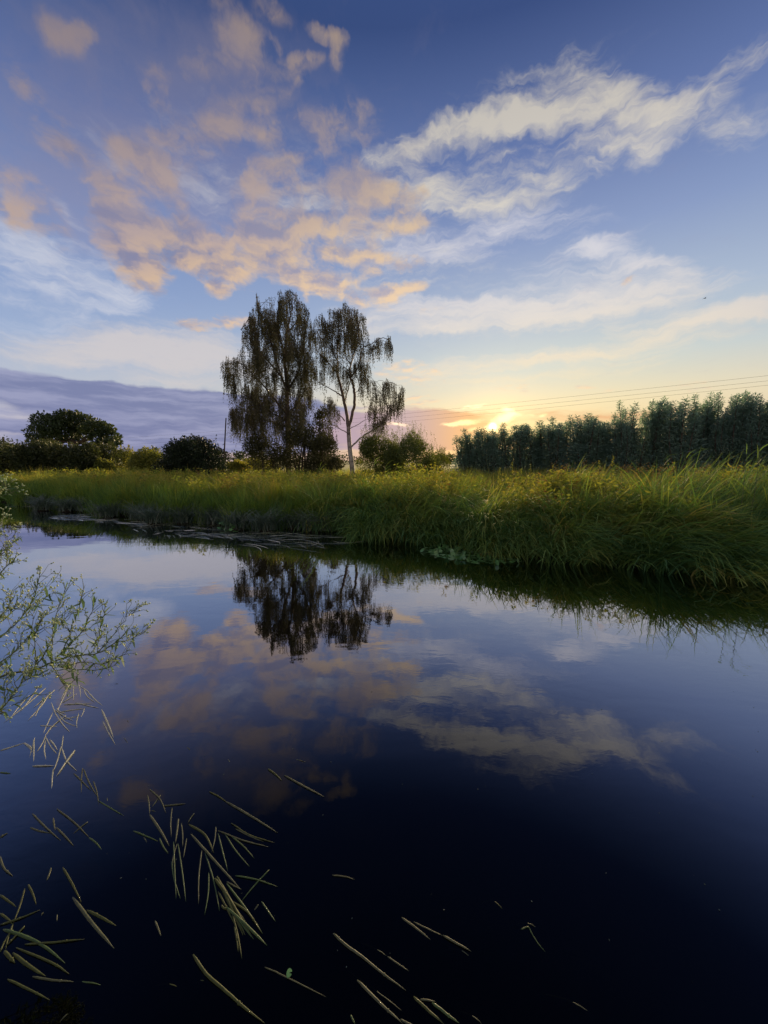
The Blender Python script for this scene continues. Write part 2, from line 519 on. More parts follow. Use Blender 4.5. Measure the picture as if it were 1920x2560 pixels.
def in_poly(x, y, poly):
    poly = np.asarray(poly, float)
    c = np.zeros(len(x), bool)
    j = len(poly) - 1
    for i in range(len(poly)):
        xi, yi, xj, yj = *poly[i], *poly[j]
        cond = ((yi > y) != (yj > y)) & (x < (xj - xi) * (y - yi) / (yj - yi + 1e-9) + xi)
        c ^= cond
        j = i
    return c


# ================================================================== materials
def foliage_mat(name, stops_, trans=0.45, tcol=(1.1, 1.0, 0.45), rough=0.55, spec=0.25, island=0.35):
    """leaf or grass: colour from the plant's own tint and a little from each leaf; light shines through"""
    m = bpy.data.materials.new(name)
    m.use_nodes = True
    t = NT(m.node_tree)
    m.node_tree.nodes.clear()
    at = t.n('ShaderNodeAttribute', attribute_name='tint')
    ge = t.n('ShaderNodeNewGeometry')
    f = t.m('ADD', at.outputs['Fac'], t.m('MULTIPLY', t.m('SUBTRACT', ge.outputs['Random Per Island'], 0.5), island), clamp=True)
    col = t.ramp(f, stops_)
    p = t.n('ShaderNodeBsdfPrincipled')
    t.put(p.inputs['Base Color'], col)
    p.inputs['Roughness'].default_value = rough
    p.inputs['Specular IOR Level'].default_value = spec
    tr = t.n('ShaderNodeBsdfTranslucent')
    t.put(tr.inputs[0], t.mix(1.0, col, tcol, 'MULTIPLY'))
    mx = t.n('ShaderNodeMixShader')
    mx.inputs[0].default_value = trans
    m.node_tree.links.new(p.outputs[0], mx.inputs[1])
    m.node_tree.links.new(tr.outputs[0], mx.inputs[2])
    out = t.n('ShaderNodeOutputMaterial')
    m.node_tree.links.new(mx.outputs[0], out.inputs[0])
    return m


def solid_mat(name, c1, c2, scale=8.0, rough=0.8, stretch=(1, 1, 1), bump=0.3, detail=6):
    m = bpy.data.materials.new(name)
    m.use_nodes = True
    t = NT(m.node_tree)
    p = m.node_tree.nodes['Principled BSDF']
    tcn = t.n('ShaderNodeTexCoord')
    vec = t.v('MULTIPLY', tcn.outputs['Object'], stretch)
    nz = t.noise(vec, scale, detail, 0.6, dims='3D')
    t.put(p.inputs['Base Color'], t.ramp(nz.outputs['Fac'], [(0.32, c1), (0.68, c2)]))
    p.inputs['Roughness'].default_value = rough
    p.inputs['Specular IOR Level'].default_value = 0.25
    if bump:
        b = t.n('ShaderNodeBump')
        b.inputs['Strength'].default_value = bump
        b.inputs['Distance'].default_value = 0.02
        t.put(b.inputs['Height'], nz.outputs['Fac'])
        t.put(p.inputs['Normal'], b.outputs[0])
    return m


M = {}
M['reed'] = foliage_mat('reed_leaf', [(0.0, (.055, .145, .06)), (0.35, (.11, .225, .07)), (0.7, (.195, .285, .075)), (1.0, (.38, .35, .12))], 0.45, (1.25, 1.1, .45), 0.65, 0.12)
M['meadow'] = foliage_mat('meadow_grass', [(0.0, (.06, .145, .036)), (0.4, (.15, .245, .045)), (0.75, (.29, .295, .055)), (1.0, (.38, .30, .12))], 0.45, (1.25, 1.1, .4))
M['herb'] = foliage_mat('herb_leaf', [(0.0, (.08, .14, .04)), (0.45, (.18, .235, .05)), (0.8, (.28, .28, .065)), (0.93, (.17, .10, .055)), (1.0, (.20, .13, .08))], 0.45, (1.2, 1.1, .45), 0.7, 0.1, island=.2)
M['sedge'] = foliage_mat('sedge_leaf', [(0.0, (.03, .06, .045)), (0.5, (.06, .10, .07)), (1.0, (.14, .17, .12))], 0.25, (1, 1.1, .6), 0.4, 0.5)
M['birch_leaf'] = foliage_mat('birch_leaf', [(0.0, (.045, .052, .026)), (0.5, (.075, .080, .038)), (1.0, (.11, .105, .06))], 0.22, (1.0, .95, .65), 0.75, 0.08)
M['oak_leaf'] = foliage_mat('oak_leaf', [(0.0, (.028, .05, .026)), (0.5, (.045, .072, .034)), (1.0, (.08, .10, .045))], 0.3, (1.1, 1.0, .4))
M['willow_leaf'] = foliage_mat('willow_leaf', [(0.0, (.11, .20, .18)), (0.5, (.155, .27, .23)), (1.0, (.22, .33, .24))], 0.4, (1.0, 1.0, .75), 0.5, 0.4)  # silvery willow green, with haze and sun flare put into the colour
M['shrub_leaf'] = foliage_mat('shrub_leaf', [(0.0, (.055, .085, .032)), (0.5, (.115, .155, .045)), (1.0, (.27, .28, .06))], 0.4, (1.2, 1.05, .4))
M['ivy_leaf'] = foliage_mat('dark_bush_leaf', [(0.0, (.012, .022, .014)), (0.6, (.020, .036, .018)), (1.0, (.05, .065, .025))], 0.2, (1, 1, .5))
M['hedge_leaf'] = foliage_mat('hedge_leaf', [(0.0, (.025, .04, .018)), (0.6, (.045, .062, .024)), (1.0, (.12, .12, .035))], 0.3, (1.1, 1.0, .4))
M['stalk_wet'] = solid_mat('wet_reed_pale', (.22, .245, .18), (.40, .42, .33), 22, 0.4, (1, 1, 1), 0.2)
M['pad'] = foliage_mat('lily_pad', [(0.0, (.05, .14, .045)), (0.6, (.09, .23, .07)), (1.0, (.16, .28, .13))], 0.15, (1, 1, .5), 0.3, 0.5)
M['weed'] = foliage_mat('floating_weed', [(0.0, (.025, .04, .02)), (0.5, (.10, .125, .075)), (1.0, (.42, .45, .36))], 0.1, (1, 1, .8), 0.2, 0.8)
M['bark'] = solid_mat('dark_bark', (.035, .028, .022), (.085, .066, .05), 6, 0.9, (1, 1, .3))
M['pole'] = solid_mat('weathered_pole', (.03, .024, .02), (.06, .05, .042), 9, 0.85, (1, 1, .1))
M['wire'] = solid_mat('wire_metal', (.03, .03, .034), (.045, .045, .05), 3, 0.6, bump=0)
M['bird'] = solid_mat('dark_feather', (.02, .02, .022), (.04, .04, .04), 9, 0.8, bump=0)
M['stalk_pale'] = solid_mat('dead_reed_pale', (.036, .046, .024), (.085, .098, .055), 22, 0.55, (1, 1, 1), 0.2)
M['stalk_green'] = solid_mat('dead_reed_green', (.024, .055, .020), (.06, .10, .036), 18, 0.5, (1, 1, 1), 0.2)
M['stalk_olive'] = solid_mat('dead_reed_olive', (.026, .038, .010), (.058, .072, .020), 20, 0.55, (1, 1, 1), 0.2)
M['aster_leaf'] = foliage_mat('aster_leaf', [(0.0, (.06, .12, .065)), (0.5, (.12, .20, .10)), (1.0, (.22, .28, .10))], 0.3, (1.1, 1.1, .6), 0.5, 0.4)
M['aster_bud'] = foliage_mat('aster_bud', [(0.0, (.20, .30, .20)), (0.5, (.34, .43, .29)), (1.0, (.48, .52, .24))], 0.25, (1, 1, .8), 0.7, 0.2)
M['aster_stem'] = solid_mat('aster_stem', (.055, .07, .035), (.10, .125, .055), 14, 0.6, (1, 1, .4), 0.1)
M['white_petal'] = solid_mat('white_petal', (.65, .62, .60), (.8, .78, .76), 5, 0.7, bump=0)

# white birch bark with dark cracks low on the trunk
m = bpy.data.materials.new('birch_bark')
m.use_nodes = True
t = NT(m.node_tree)
p = m.node_tree.nodes['Principled BSDF']
tcn = t.n('ShaderNodeTexCoord')
vec = t.v('MULTIPLY', tcn.outputs['Object'], (1.6, 1.6, 1.0))
n1 = t.noise(vec, 2.6, 6, 0.65, dims='3D').outputs['Fac']
sepn = t.n('ShaderNodeSeparateXYZ')
t.put(sepn.inputs[0], tcn.outputs['Object'])
white = t.ramp(n1, [(0.40, (.05, .042, .036)), (0.48, (.34, .32, .29)), (0.7, (.52, .50, .47))])
brown = t.ramp(n1, [(0.35, (.05, .035, .026)), (0.65, (.13, .092, .068))])
t.put(p.inputs['Base Color'], t.mix(t.ss(sepn.outputs[2], 2.6, 5.6), white, brown))
p.inputs['Roughness'].default_value = 0.75
M['birch_bark'] = m

# earth under the plants
m = bpy.data.materials.new('marsh_earth')
m.use_nodes = True
t = NT(m.node_tree)
p = m.node_tree.nodes['Principled BSDF']
tcn = t.n('ShaderNodeTexCoord')
ga = t.noise(tcn.outputs['Object'], 0.35, 6, 0.6, dims='3D').outputs['Fac']
gb = t.noise(tcn.outputs['Object'], 3.0, 6, 0.7, dims='3D').outputs['Fac']
sepn = t.n('ShaderNodeSeparateXYZ')
t.put(sepn.inputs[0], tcn.outputs['Object'])
green = t.ramp(t.m('ADD', t.m('MULTIPLY', ga, .6), t.m('MULTIPLY', gb, .4)), [(0.35, (.035, .055, .016)), (0.5, (.075, .10, .024)), (0.65, (.12, .13, .035))])
mud = t.ramp(gb, [(0.3, (.008, .008, .006)), (0.7, (.02, .018, .012))])
t.put(p.inputs['Base Color'], t.mix(t.ss(sepn.outputs[2], 0.05, 0.35), mud, green))
p.inputs['Roughness'].default_value = 0.95
p.inputs['Specular IOR Level'].default_value = 0.1
M['earth'] = m

# still dark river water: mirror that weakens as one looks down into it, peaty dark below
m = bpy.data.materials.new('river_water')
m.use_nodes = True
t = NT(m.node_tree)
m.node_tree.nodes.clear()
tcn = t.n('ShaderNodeTexCoord')
wv = t.v('MULTIPLY', tcn.outputs['Object'], (0.8, 1.6, 1.0))
r1 = t.noise(wv, 0.55, 3, 0.5, 0.6, dims='3D').outputs['Fac']
r2 = t.noise(wv, 5.0, 3, 0.55, 0.4, dims='3D').outputs['Fac']
patch = t.ss(t.noise(tcn.outputs['Object'], 0.22, 2, 0.5, dims='3D').outputs['Fac'], 0.42, 0.66)
hgt = t.m('ADD', t.m('MULTIPLY', r1, 0.0035), t.m('MULTIPLY', r2, t.m('MULTIPLY_ADD', patch, 0.0011, 0.00012)))
bmp = t.n('ShaderNodeBump')
bmp.inputs['Strength'].default_value = 1.0
bmp.inputs['Distance'].default_value = 1.0
t.put(bmp.inputs['Height'], hgt)
lw = t.n('ShaderNodeLayerWeight')
lw.inputs[0].default_value = 0.5
t.put(lw.inputs['Normal'], bmp.outputs[0])
cosi = t.m('SUBTRACT', 1.0, lw.outputs['Facing'])
fc = t.n('ShaderNodeFloatCurve')
cv = fc.mapping.curves[0]
REFL = [(0.0, 1.0), (0.10, .78), (0.18, .68), (0.26, .60), (0.36, .48), (0.46, .36), (0.56, .20), (0.68, .055), (0.80, .018), (1.0, .010)]
cv.points[0].location = REFL[0]
cv.points[1].location = REFL[-1]
for q_ in REFL[1:-1]:
    cv.points.new(*q_)
fc.mapping.update()
t.put(fc.inputs['Value'], cosi)
gl = t.n('ShaderNodeBsdfGlossy')
gl.inputs['Roughness'].default_value = 0.0
gl.inputs['Color'].default_value = (.87, .89, 1.0, 1)
t.put(gl.inputs['Normal'], bmp.outputs[0])
tp = t.n('ShaderNodeBsdfTransparent')
tp.inputs[0].default_value = (.16, .17, .11, 1)
mx = t.n('ShaderNodeMixShader')
t.put(mx.inputs[0], fc.outputs[0])
m.node_tree.links.new(tp.outputs[0], mx.inputs[1])
m.node_tree.links.new(gl.outputs[0], mx.inputs[2])
out = t.n('ShaderNodeOutputMaterial')
m.node_tree.links.new(mx.outputs[0], out.inputs[0])
M['water'] = m

# ================================================================== land and water
FAR = np.array([(-400, 24), (-60, 23.5), (-30, 22.5), (-22, 21.2), (-16, 18.0), (-10.3, 15.0), (-7.2, 13.6), (-4.8, 12.7), (-1.95, 11.9), (0.4, 10.4), (1.2, 9.95), (2.1, 9.6), (3.0, 8.9), (4.1, 8.0), (7.05, 7.3), (12, 7.4), (60, 8), (400, 10)], float)
NEAR = np.array([(-400, 2.6), (-8, 2.2), (-3.5, 1.6), (-2.3, 1.1), (-1.6, 0.2), (0, 0.0), (2, 0.0), (6, 0.2), (60, 1.0), (400, 1)], float)


def yfar(x):
    return np.interp(x, FAR[:, 0], FAR[:, 1]) + 0.28 * np.sin(x * 1.7) + 0.16 * np.sin(x * 4.1 + 1) + 0.9 * np.exp(-((x + 1.5) / .55) ** 2)


def ynear(x):
    return np.interp(x, NEAR[:, 0], NEAR[:, 1])


def ground_h(x, y):
    o = (y - yfar(x)) * np.where(x < -4, 0.80, np.where(x < 3, 0.78, 0.95))
    hf = np.where(o < 0, np.maximum(-1.3, o * 0.9 - 0.03), 0.55 * (1 - np.exp(-np.maximum(o, 0) / 0.8)) + 0.25 * np.clip(o / 15, 0, 1))
    on = ynear(x) - y
    hn = np.where(on < 0, np.maximum(-1.3, on * 1.2 - 0.03), 0.65 * (1 - np.exp(-np.maximum(on, 0) / 0.5)))
    h = np.maximum(hf, hn)
    h = h + np.where(h > 0.1, 0.06 * np.sin(x * 0.9) * np.cos(y * 0.7), 0)
    return h + 5.0 * np.clip((y - 160) / 500, 0, 1) ** 1.5


gx = np.unique(np.concatenate([np.linspace(-14, 14, 141), -np.geomspace(14, 1500, 60), np.geomspace(14, 1500, 60)]))
gy = np.unique(np.concatenate([np.linspace(-3, 26, 175), np.geomspace(26, 2500, 70), -np.geomspace(3, 300, 20)]))
GX, GY = np.meshgrid(gx, gy)
GZ = ground_h(GX, GY)
acc = Acc()
nx = len(gx)
i = (np.arange(len(gy) - 1)[:, None] * nx + np.arange(nx - 1)[None, :]).ravel()
acc.add(np.stack([GX.ravel(), GY.ravel(), GZ.ravel()], 1), np.stack([i, i + 1, i + nx + 1, i + nx], 1))
tag(acc.build('ground', M['earth'], smooth=True), 'dark marshy ground of both river banks and the meadow', kind='structure')

acc = Acc()
acc.add([(-390, -2, 0), (390, -2, 0), (390, 40, 0), (-390, 40, 0)], [(0, 1, 2, 3)])
tag(acc.build('water', M['water']), 'still dark river mirroring the evening sky', kind='structure')

# ================================================================== the vegetation of the far bank
def along(n, x0, x1, g=rng):
    """x along the far waterline, spread evenly over the length of the bank"""
    xs = np.linspace(x0, x1, 600)
    ys = np.interp(xs, FAR[:, 0], FAR[:, 1])
    s = np.concatenate([[0], np.cumsum(np.hypot(np.diff(xs), np.diff(ys)))])
    return np.interp(g.uniform(0, s[-1], n), s, xs)


def bank_normal(x):
    e = 0.4
    dy = (np.interp(x + e, FAR[:, 0], FAR[:, 1]) - np.interp(x - e, FAR[:, 0], FAR[:, 1])) / (2 * e)
    n = np.stack([-dy, np.ones_like(dy)], 1)
    return n / np.linalg.norm(n, axis=1, keepdims=True)


def clumps(n, x0, x1, o0, o1, power=1.0, g=rng):
    x = along(n, x0, x1, g)
    nn = bank_normal(x)
    o = o0 + (o1 - o0) * g.uniform(0, 1, n) ** power
    p = np.stack([x, yfar(x)], 1) + nn * o[:, None]
    return p[:, 0], p[:, 1], o, nn


def grass(acc, cx, cy, per, rad, L, phi, th0, th1, w, segs, tint, spread=0.6, jit=0.25, lift=0.0):
    n = len(cx)
    k = np.repeat(np.arange(n), per)
    N = len(k)
    bx = cx[k] + rng.normal(0, 1, N) * (rad[k] if np.ndim(rad) else rad)
    by = cy[k] + rng.normal(0, 1, N) * (rad[k] if np.ndim(rad) else rad)
    b = lambda q: np.asarray(q)[k] if np.ndim(q) else np.full(N, q)
    bz = np.maximum(ground_h(bx, by), -0.05) - 0.02 + lift
    blades(acc, np.stack([bx, by, bz], 1), b(L) * rng.uniform(1 - 2 * jit, 1 + jit, N), b(phi) + rng.normal(0, spread, N),
           b(th0) + np.abs(rng.normal(0, .12, N)), b(th1) + rng.normal(0, .3, N), b(w) * rng.uniform(.7, 1.3, N), segs,
           np.clip(b(tint) + rng.normal(0, .07, N), 0, 1))


WIND = R(-18)      # the long leaves are laid over to the right and towards the water
acc = Acc()
# front edge of the right bank: leaves that arch over and hang to the water
cx, cy, o, nn = clumps(620, -2.5, 13, -0.15, 0.9)
out_phi = np.arctan2(-nn[:, 1], -nn[:, 0])
grass(acc, cx, cy, 26, 0.11, rng.uniform(.8, 1.35, 620), out_phi + rng.normal(.55, .40, 620), 0.25, rng.uniform(1.7, 2.5, 620), .028, 5, np.clip(rng.normal(.40, .2, 620), 0, 1), .3)
# the body of the bank
cx, cy, o, nn = clumps(760, -3.0, 13, 0.5, 3.2)
ph = np.where(rng.uniform(size=760) < .7, WIND, R(200)) + rng.normal(0, .5, 760)
grass(acc, cx, cy, 26, 0.12, rng.uniform(.75, 1.55, 760) * (.90 + .22 * np.sin(cx * 1.9 + np.sin(cy * 1.4)) * np.sin(cy * 1.7 + cx * .4) + .12 * np.sin(cx * 2.7 + 1)) * np.interp(cx, [4, 7, 9], [1, 1.2, 1.3]), ph, 0.12, rng.uniform(1.1, 2.2, 760), .030, 5, np.clip(rng.normal(.45, .18, 760) + .05 * (o - 1.5) + .2 * np.sin(cx * 1.9 + np.sin(cy * 1.4)) * np.sin(cy * 1.7 + cx * .4), 0, 1), .32)
cx, cy, o, nn = clumps(520, -3.0, 16, 2.8, 7.5)
grass(acc, cx, cy, 26, 0.16, rng.uniform(.55, 1.4, 520) * (.9 + .18 * np.sin(cx * 1.1)) * np.interp(cx, [4, 7, 9], [1, 1.15, 1.25]), WIND + rng.normal(0, .7, 520), 0.08, rng.uniform(.7, 1.9, 520), .030, 4, np.clip(rng.normal(.58, .18, 520), 0, 1), .4)
# dead straw coloured stalks left standing among the green
cx, cy, o, nn = clumps(150, -3, 13, 0.3, 5)
grass(acc, cx, cy, 5, .2, rng.uniform(.9, 1.6, 150), WIND + rng.normal(0, 1.0, 150), .1, rng.uniform(.3, 1.6, 150), .016, 4, .97, .5)
# taller stand at the right end
n = 55
cx = rng.uniform(7.4, 11, n)
cy = yfar(cx) + rng.uniform(.5, 3.4, n)
grass(acc, cx, cy, 40, .16, rng.uniform(1.5, 2.0, n), R(-5) + rng.normal(0, .3, n), .08, rng.uniform(.9, 1.5, n), .020, 4, np.clip(rng.normal(.34, .1, n), 0, 1), .35)
# heavy tufts of broad leaves, each combed one way, standing out of the slope
n = 120
cx, cy, o, nn = clumps(n, -2.2, 12, 0.3, 2.6)
ph = np.arctan2(-nn[:, 1], -nn[:, 0]) + rng.normal(.75, .35, n)
grass(acc, cx, cy, 60, .09, rng.uniform(1.0, 1.55, n), ph, .10, rng.uniform(1.7, 2.3, n), .036, 5, np.clip(rng.normal(.5, .22, n), 0, 1), .28)
tag(acc.build('reed_grass', M['reed']), 'long arching reed grass leaning over the dark water', kind='stuff')

acc = Acc()
# fine bright grass of the left bank, then the meadow behind
cx, cy, o, nn = clumps(900, -26, -1.5, 0.0, 2.6)
lump = np.sin(cx * 1.15 + 1.3 * np.sin(cy * .9)) * np.sin(cy * 1.6 + cx * .5)
grass(acc, cx, cy, 50, .14, rng.uniform(.65, 1.1, 900) * (1 + .18 * lump), rng.uniform(0, 6.28, 900), .06, rng.uniform(.3, 1.3, 900), .023, 3, np.clip(.12 + .17 * o + .16 * lump + rng.normal(0, .14, 900), 0, 1), .5)
cx, cy, o, nn = clumps(900, -30, 0.5, 2.2, 9)
lump = np.sin(cx * .9 + 1.3 * np.sin(cy * .8)) * np.sin(cy * 1.3 + cx * .4)
grass(acc, cx, cy, 40, .24, rng.uniform(.6, 1.15, 900) * (1 + .2 * lump), rng.uniform(0, 6.28, 900), .08, rng.uniform(.4, 1.6, 900), .03, 2, np.clip(rng.normal(.56, .17, 900) + .16 * lump, 0, 1), .8)
n = 1900
cx, cy = rng.uniform(-48, 40, n), rng.uniform(13, 46, n)
ok = cy > yfar(cx) + 6
cx, cy = cx[ok], cy[ok]
n = len(cx)
grass(acc, cx, cy, 34, .42, rng.uniform(.7, 1.25, n), rng.uniform(0, 6.28, n), .08, rng.uniform(.4, 1.2, n), .028, 2, np.clip(rng.normal(.62, .18, n), 0, 1), 1.2)
# the near bank out of frame at the left, where the branching plants root
cx, cy = rng.uniform(-7, -2.5, 160), rng.uniform(-.6, 1.1, 160)
ok = cy < ynear(cx) - .1
grass(acc, cx[ok], cy[ok], 40, .15, rng.uniform(.3, .6, ok.sum()), rng.uniform(0, 6.28, ok.sum()), .08, rng.uniform(.4, 1.4, ok.sum()), .012, 3, np.clip(rng.normal(.4, .15, ok.sum()), 0, 1), 1.0)
tag(acc.build('meadow_grass', M['meadow']), 'yellow green meadow grass behind the river bank', kind='stuff')


def herbs(acc, px_, py_, H, nl, L, tint, lean=0.15):
    n = len(px_)
    k = np.repeat(np.arange(n), nl)
    N = len(k)
    f = rng.uniform(.25, 1.0, N)
    lx, ly = rng.normal(0, lean, n), rng.normal(0, lean, n)
    gz = ground_h(px_, py_)
    a = rng.uniform(0, 6.28, N)
    sp = (.10 * (1.15 - f))
    pos = np.stack([px_[k] + lx[k] * f * H[k] + np.cos(a) * sp, py_[k] + ly[k] * f * H[k] + np.sin(a) * sp, gz[k] + f * H[k]], 1)
    d = unit(np.stack([np.cos(a), np.sin(a), rng.normal(.1, .5, N)], 1))
    leaves(acc, pos, d, L * rng.uniform(.6, 1.3, N), L * rng.uniform(.22, .4, N), np.clip(tint[k] + rng.normal(0, .06, N), 0, .9), fold=.1)
    base = np.stack([px_, py_, gz], 1)
    blades(acc, base, H, np.arctan2(ly, lx), np.hypot(lx, ly), np.hypot(lx, ly), .012, 2, tint * .6)


acc = Acc()
cx, cy, o, nn = clumps(1700, -3.5, 15, 0.7, 5.5, .9)
patchy = np.sin(cx * 1.3 + 1) + np.sin(cy * 1.9 + cx * .7) + rng.normal(0, .6, 1700) > 0.0
cx, cy = cx[patchy], cy[patchy]
herbs(acc, cx, cy, rng.uniform(.95, 1.5, len(cx)) * (.92 + .2 * np.sin(cx * 1.1) * np.sin(cx * .43 + 1)), 34, .135, np.clip(rng.normal(.55, .16, len(cx)), 0, .85))
cx, cy, o, nn = clumps(900, -26, -3, 1.5, 8)
herbs(acc, cx, cy, rng.uniform(.6, 1.3, 900), 26, .16, np.clip(rng.normal(.55, .18, 900), 0, .85))
# russet seed heads and a few white bindweed flowers among them
cx, cy, o, nn = clumps(120, 2.5, 12, 1.6, 5)
gz = ground_h(cx, cy)
k = np.repeat(np.arange(120), 22)
pos = np.stack([cx[k], cy[k], gz[k] + rng.uniform(1.0, 1.5, 120)[k]], 1) + rng.normal(0, .05, (len(k), 3)) * (1, 1, 1.6)
leaves(acc, pos, rdir(len(k)), .03, .018, .93)
tag(acc.build('bank_herbs', M['herb']), 'leafy weeds growing through the grass of the bank', kind='stuff')

# ---- single tall plants that stand out above the bank -----------------------------
def tall_herb(name, px, py_top, Y, label, cat, group, kind):
    top = at_y(px, py_top, Y)
    bx, by = top[0] - rng.uniform(-.1, .1), Y + rng.uniform(-.1, .1)
    bz = float(ground_h(bx, by))
    base = np.array([bx, by, bz - .02])
    th = thing(name, base, label, cat, group)
    H = top[2] - bz
    st = Acc()
    line = smooth_line([base, base + (top - base) * .5 + (rng.normal(0, .04), rng.normal(0, .04), 0), top], 4)
    tube(st, line, (.008, .003), 5)
    st.build('stem', M['aster_stem'], th, True)
    lf = Acc()
    if kind == 'dock':            # leafy spire: leaves get smaller to a pointed top
        n = 90
        f = rng.uniform(.3, 1, n)
        pos = base + (top - base) * f[:, None]
        a = rng.uniform(0, 6.28, n)
        d = unit(np.stack([np.cos(a), np.sin(a), rng.uniform(.1, .9, n)], 1))
        leaves(lf, pos, d, .17 * (1.18 - f), .05 * (1.2 - f), np.clip(rng.normal(.6, .1, n), 0, .9), fold=.1)
    else:                         # reed: long ribbons up the stem, plume at the tip
        n = 12
        f = np.linspace(.25, .95, n)
        pos = base + (top - base) * f[:, None]
        blades(lf, pos, rng.uniform(.35, .6, n), WIND + rng.normal(0, .7, n), .4, rng.uniform(1.3, 2.0, n), .018, 4, np.clip(rng.normal(.55, .1, n), 0, 1))
    lf.build('leaf_spray', M['herb'] if kind == 'dock' else M['reed'], th)['kind'] = 'stuff'
    return th


for (px, py, Y, lb) in [(1326, 1160, 11.5, 'leafy weed spire rising in front of the willows, first from the sun'), (1280, 1155, 12, 'pointed leafy weed standing up behind the bank grass below the sun'),
                        (1383, 1163, 11.5, 'pale green leafy weed spire beside the tallest of three small ones'), (1498, 1150, 10.5, 'broad feathery weed top sticking up in front of the dark willow row'),
                        (1533, 1138, 10.5, 'thin tall weed stem reaching highest before the middle willows'), (1402, 1162, 11.0, 'slender weed spire with small leaves on the bank crest'),
                        (1250, 1168, 12.5, 'low leafy weed spire where the willow row begins')]:
    tall_herb('leafy_weed', px, py, Y, lb, 'weed', 'leafy weeds along the bank crest', 'dock')
for (px, py, Y, lb) in [(1716, 1134, 9.0, 'lone reed stalk leaning right above the bank crest'), (1455, 1170, 10.5, 'bent reed stalk on the crest before the willows'),
                        (962, 1166, 13.0, 'tall reed at the foot of the white birch trunk'), (935, 1150, 15.0, 'upright reed just right of the white birch trunk'),
                        (800, 1160, 17.0, 'reed stalk in front of the dark shrubs under the birches'), (1660, 1144, 9.4, 'short reed stalk rising from the grass crest near the right end'),
                        (1900, 1115, 8.2, 'tallest reed standing at the right edge of the bank'), (1868, 1122, 8.4, 'feathery tall reed beside the tallest one at the right edge')]:
    tall_herb('reed_stalk', px, py, Y, lb, 'reed', 'reed stalks above the bank crest', 'reed')

# ---- sedge tussocks at the water's edge --------------------------------------------
SED = [(285, 1252, 'dark sedge tussock at the far left waterline'), (345, 1258, 'small dark sedge tussock beside the far left water edge'), (520, 1290, 'dark blue green sedge tussock overhanging the weed mat'),
       (570, 1300, 'sedge tussock just left of the small green water plants'), (440, 1280, 'rounded dark tussock where the left bank bends'), (250, 1250, 'leftmost dark sedge tussock by the pale weed streaks'),
       (640, 1305, 'long leaved sedge tussock above the small green water plants'), (700, 1308, 'sedge tussock right of the small green water plants'), (395, 1270, 'low sedge tussock before the bright bank grass'),
       (800, 1318, 'pale grey drooping tussock by the dark inlet'), (845, 1326, 'dark tussock hanging over the inlet below the birches'), (750, 1312, 'broad sedge tussock between the two green plant patches'),
       (320, 1256, 'narrow sedge tussock by the left bank'), (480, 1285, 'ragged sedge tussock near the middle of the weed mat')]
for (px, py, lb) in SED:
    b = at_z(px, py, 0.0)
    x = b[0]
    b = np.array([x, float(yfar(x)) - .28, 0.0])
    th = thing('sedge_tussock', b, lb, 'sedge', "sedge tussocks along the water's edge")
    a = Acc()
    n = 240
    base = b + (0, 0, .05) + rng.normal(0, 1, (n, 3)) * (.22, .14, .02)
    blades(a, base, rng.uniform(.6, 1.1, n), rng.uniform(0, 6.28, n), .15, rng.uniform(1.2, 2.3, n), .022, 4, np.clip(rng.normal(.6 if 'pale' in lb else .4, .2, n), 0, 1))
    a.build('leaf_tuft', M['sedge'], th)
    a = Acc()
    tube(a, [b + (0, 0, -.15), b + (0, 0, .05), b + (0, 0, .16)], [.24, .2, .1], 8)
    a.build('root_mound', M['earth'], th, True)

# ---- lily pads and weed on the water ------------------------------------------------
pad_me = []
for s in range(4):
    a = Acc()
    ang = np.linspace(.25, 2 * math.pi - .25, 12)
    rr = 1 + .05 * np.sin(ang * 3 + s)
    v = [(0, 0, 0)] + [(r_ * math.cos(q), r_ * math.sin(q) * .88, .05 * math.sin(q * 2 + s)) for r_, q in zip(rr, ang)]
    a.add(v, None, [(0, i_, i_ + 1) for i_ in range(1, 12)], .25 + .2 * s)
    pad_me.append(a.mesh('lily_pad', M['pad'], True))


def lily_patch(outline, npad, size, label, mound=0.0):
    """outline in photo pixels; the pads lie on the water there"""
    poly = np.array([at_z(x, y)[:2] for x, y in outline])
    c = poly.mean(0)
    th = thing('water_lily_patch', (c[0], c[1], 0), label, 'water plants', 'patches of round leaves on the water')
    got = []
    lo, hi = poly.min(0), poly.max(0)
    tries = 0
    while len(got) < npad and tries < 20000:
        tries += 1
        q = rng.uniform(lo, hi)
        if not in_poly(q[:1], q[1:], poly)[0]:
            continue
        if any((q[0] - g_[0]) ** 2 + (q[1] - g_[1]) ** 2 < (size * 1.15) ** 2 for g_ in got) and tries < 9000:
            continue
        got.append(q)
    for k, q in enumerate(got):
        o = bpy.data.objects.new('lily_pad', pad_me[int(rng.integers(4))])
        COL.objects.link(o)
        o.parent = th
        up = mound * max(0.0, rng.normal(.35, .5))
        o.location = (q[0] - c[0], q[1] - c[1], .006 + .0015 * (k % 9) + up)
        til = .12 + (0.5 if up > .02 else 0)
        o.rotation_euler = (rng.normal(0, til), rng.normal(0, til), rng.uniform(0, 6.28))
        s_ = size * rng.uniform(.7, 1.25)
        o.scale = (s_, s_, s_)


lily_patch([(1040, 1376), (1085, 1366), (1140, 1370), (1200, 1384), (1260, 1394), (1312, 1408), (1250, 1414), (1170, 1408), (1100, 1394)], 190, .062,
           'largest mat of round lily leaves under the overhanging reed grass', .05)
lily_patch([(545, 1322), (575, 1306), (605, 1312), (612, 1326), (580, 1332)], 70, .085, 'bushy clump of bright green water leaves left of the birch reflection', .22)
lily_patch([(636, 1320), (680, 1310), (735, 1314), (738, 1322), (690, 1326)], 60, .08, 'flat green leaf clump at the foot of the sedge above the birch reflection', .12)

acc = Acc()


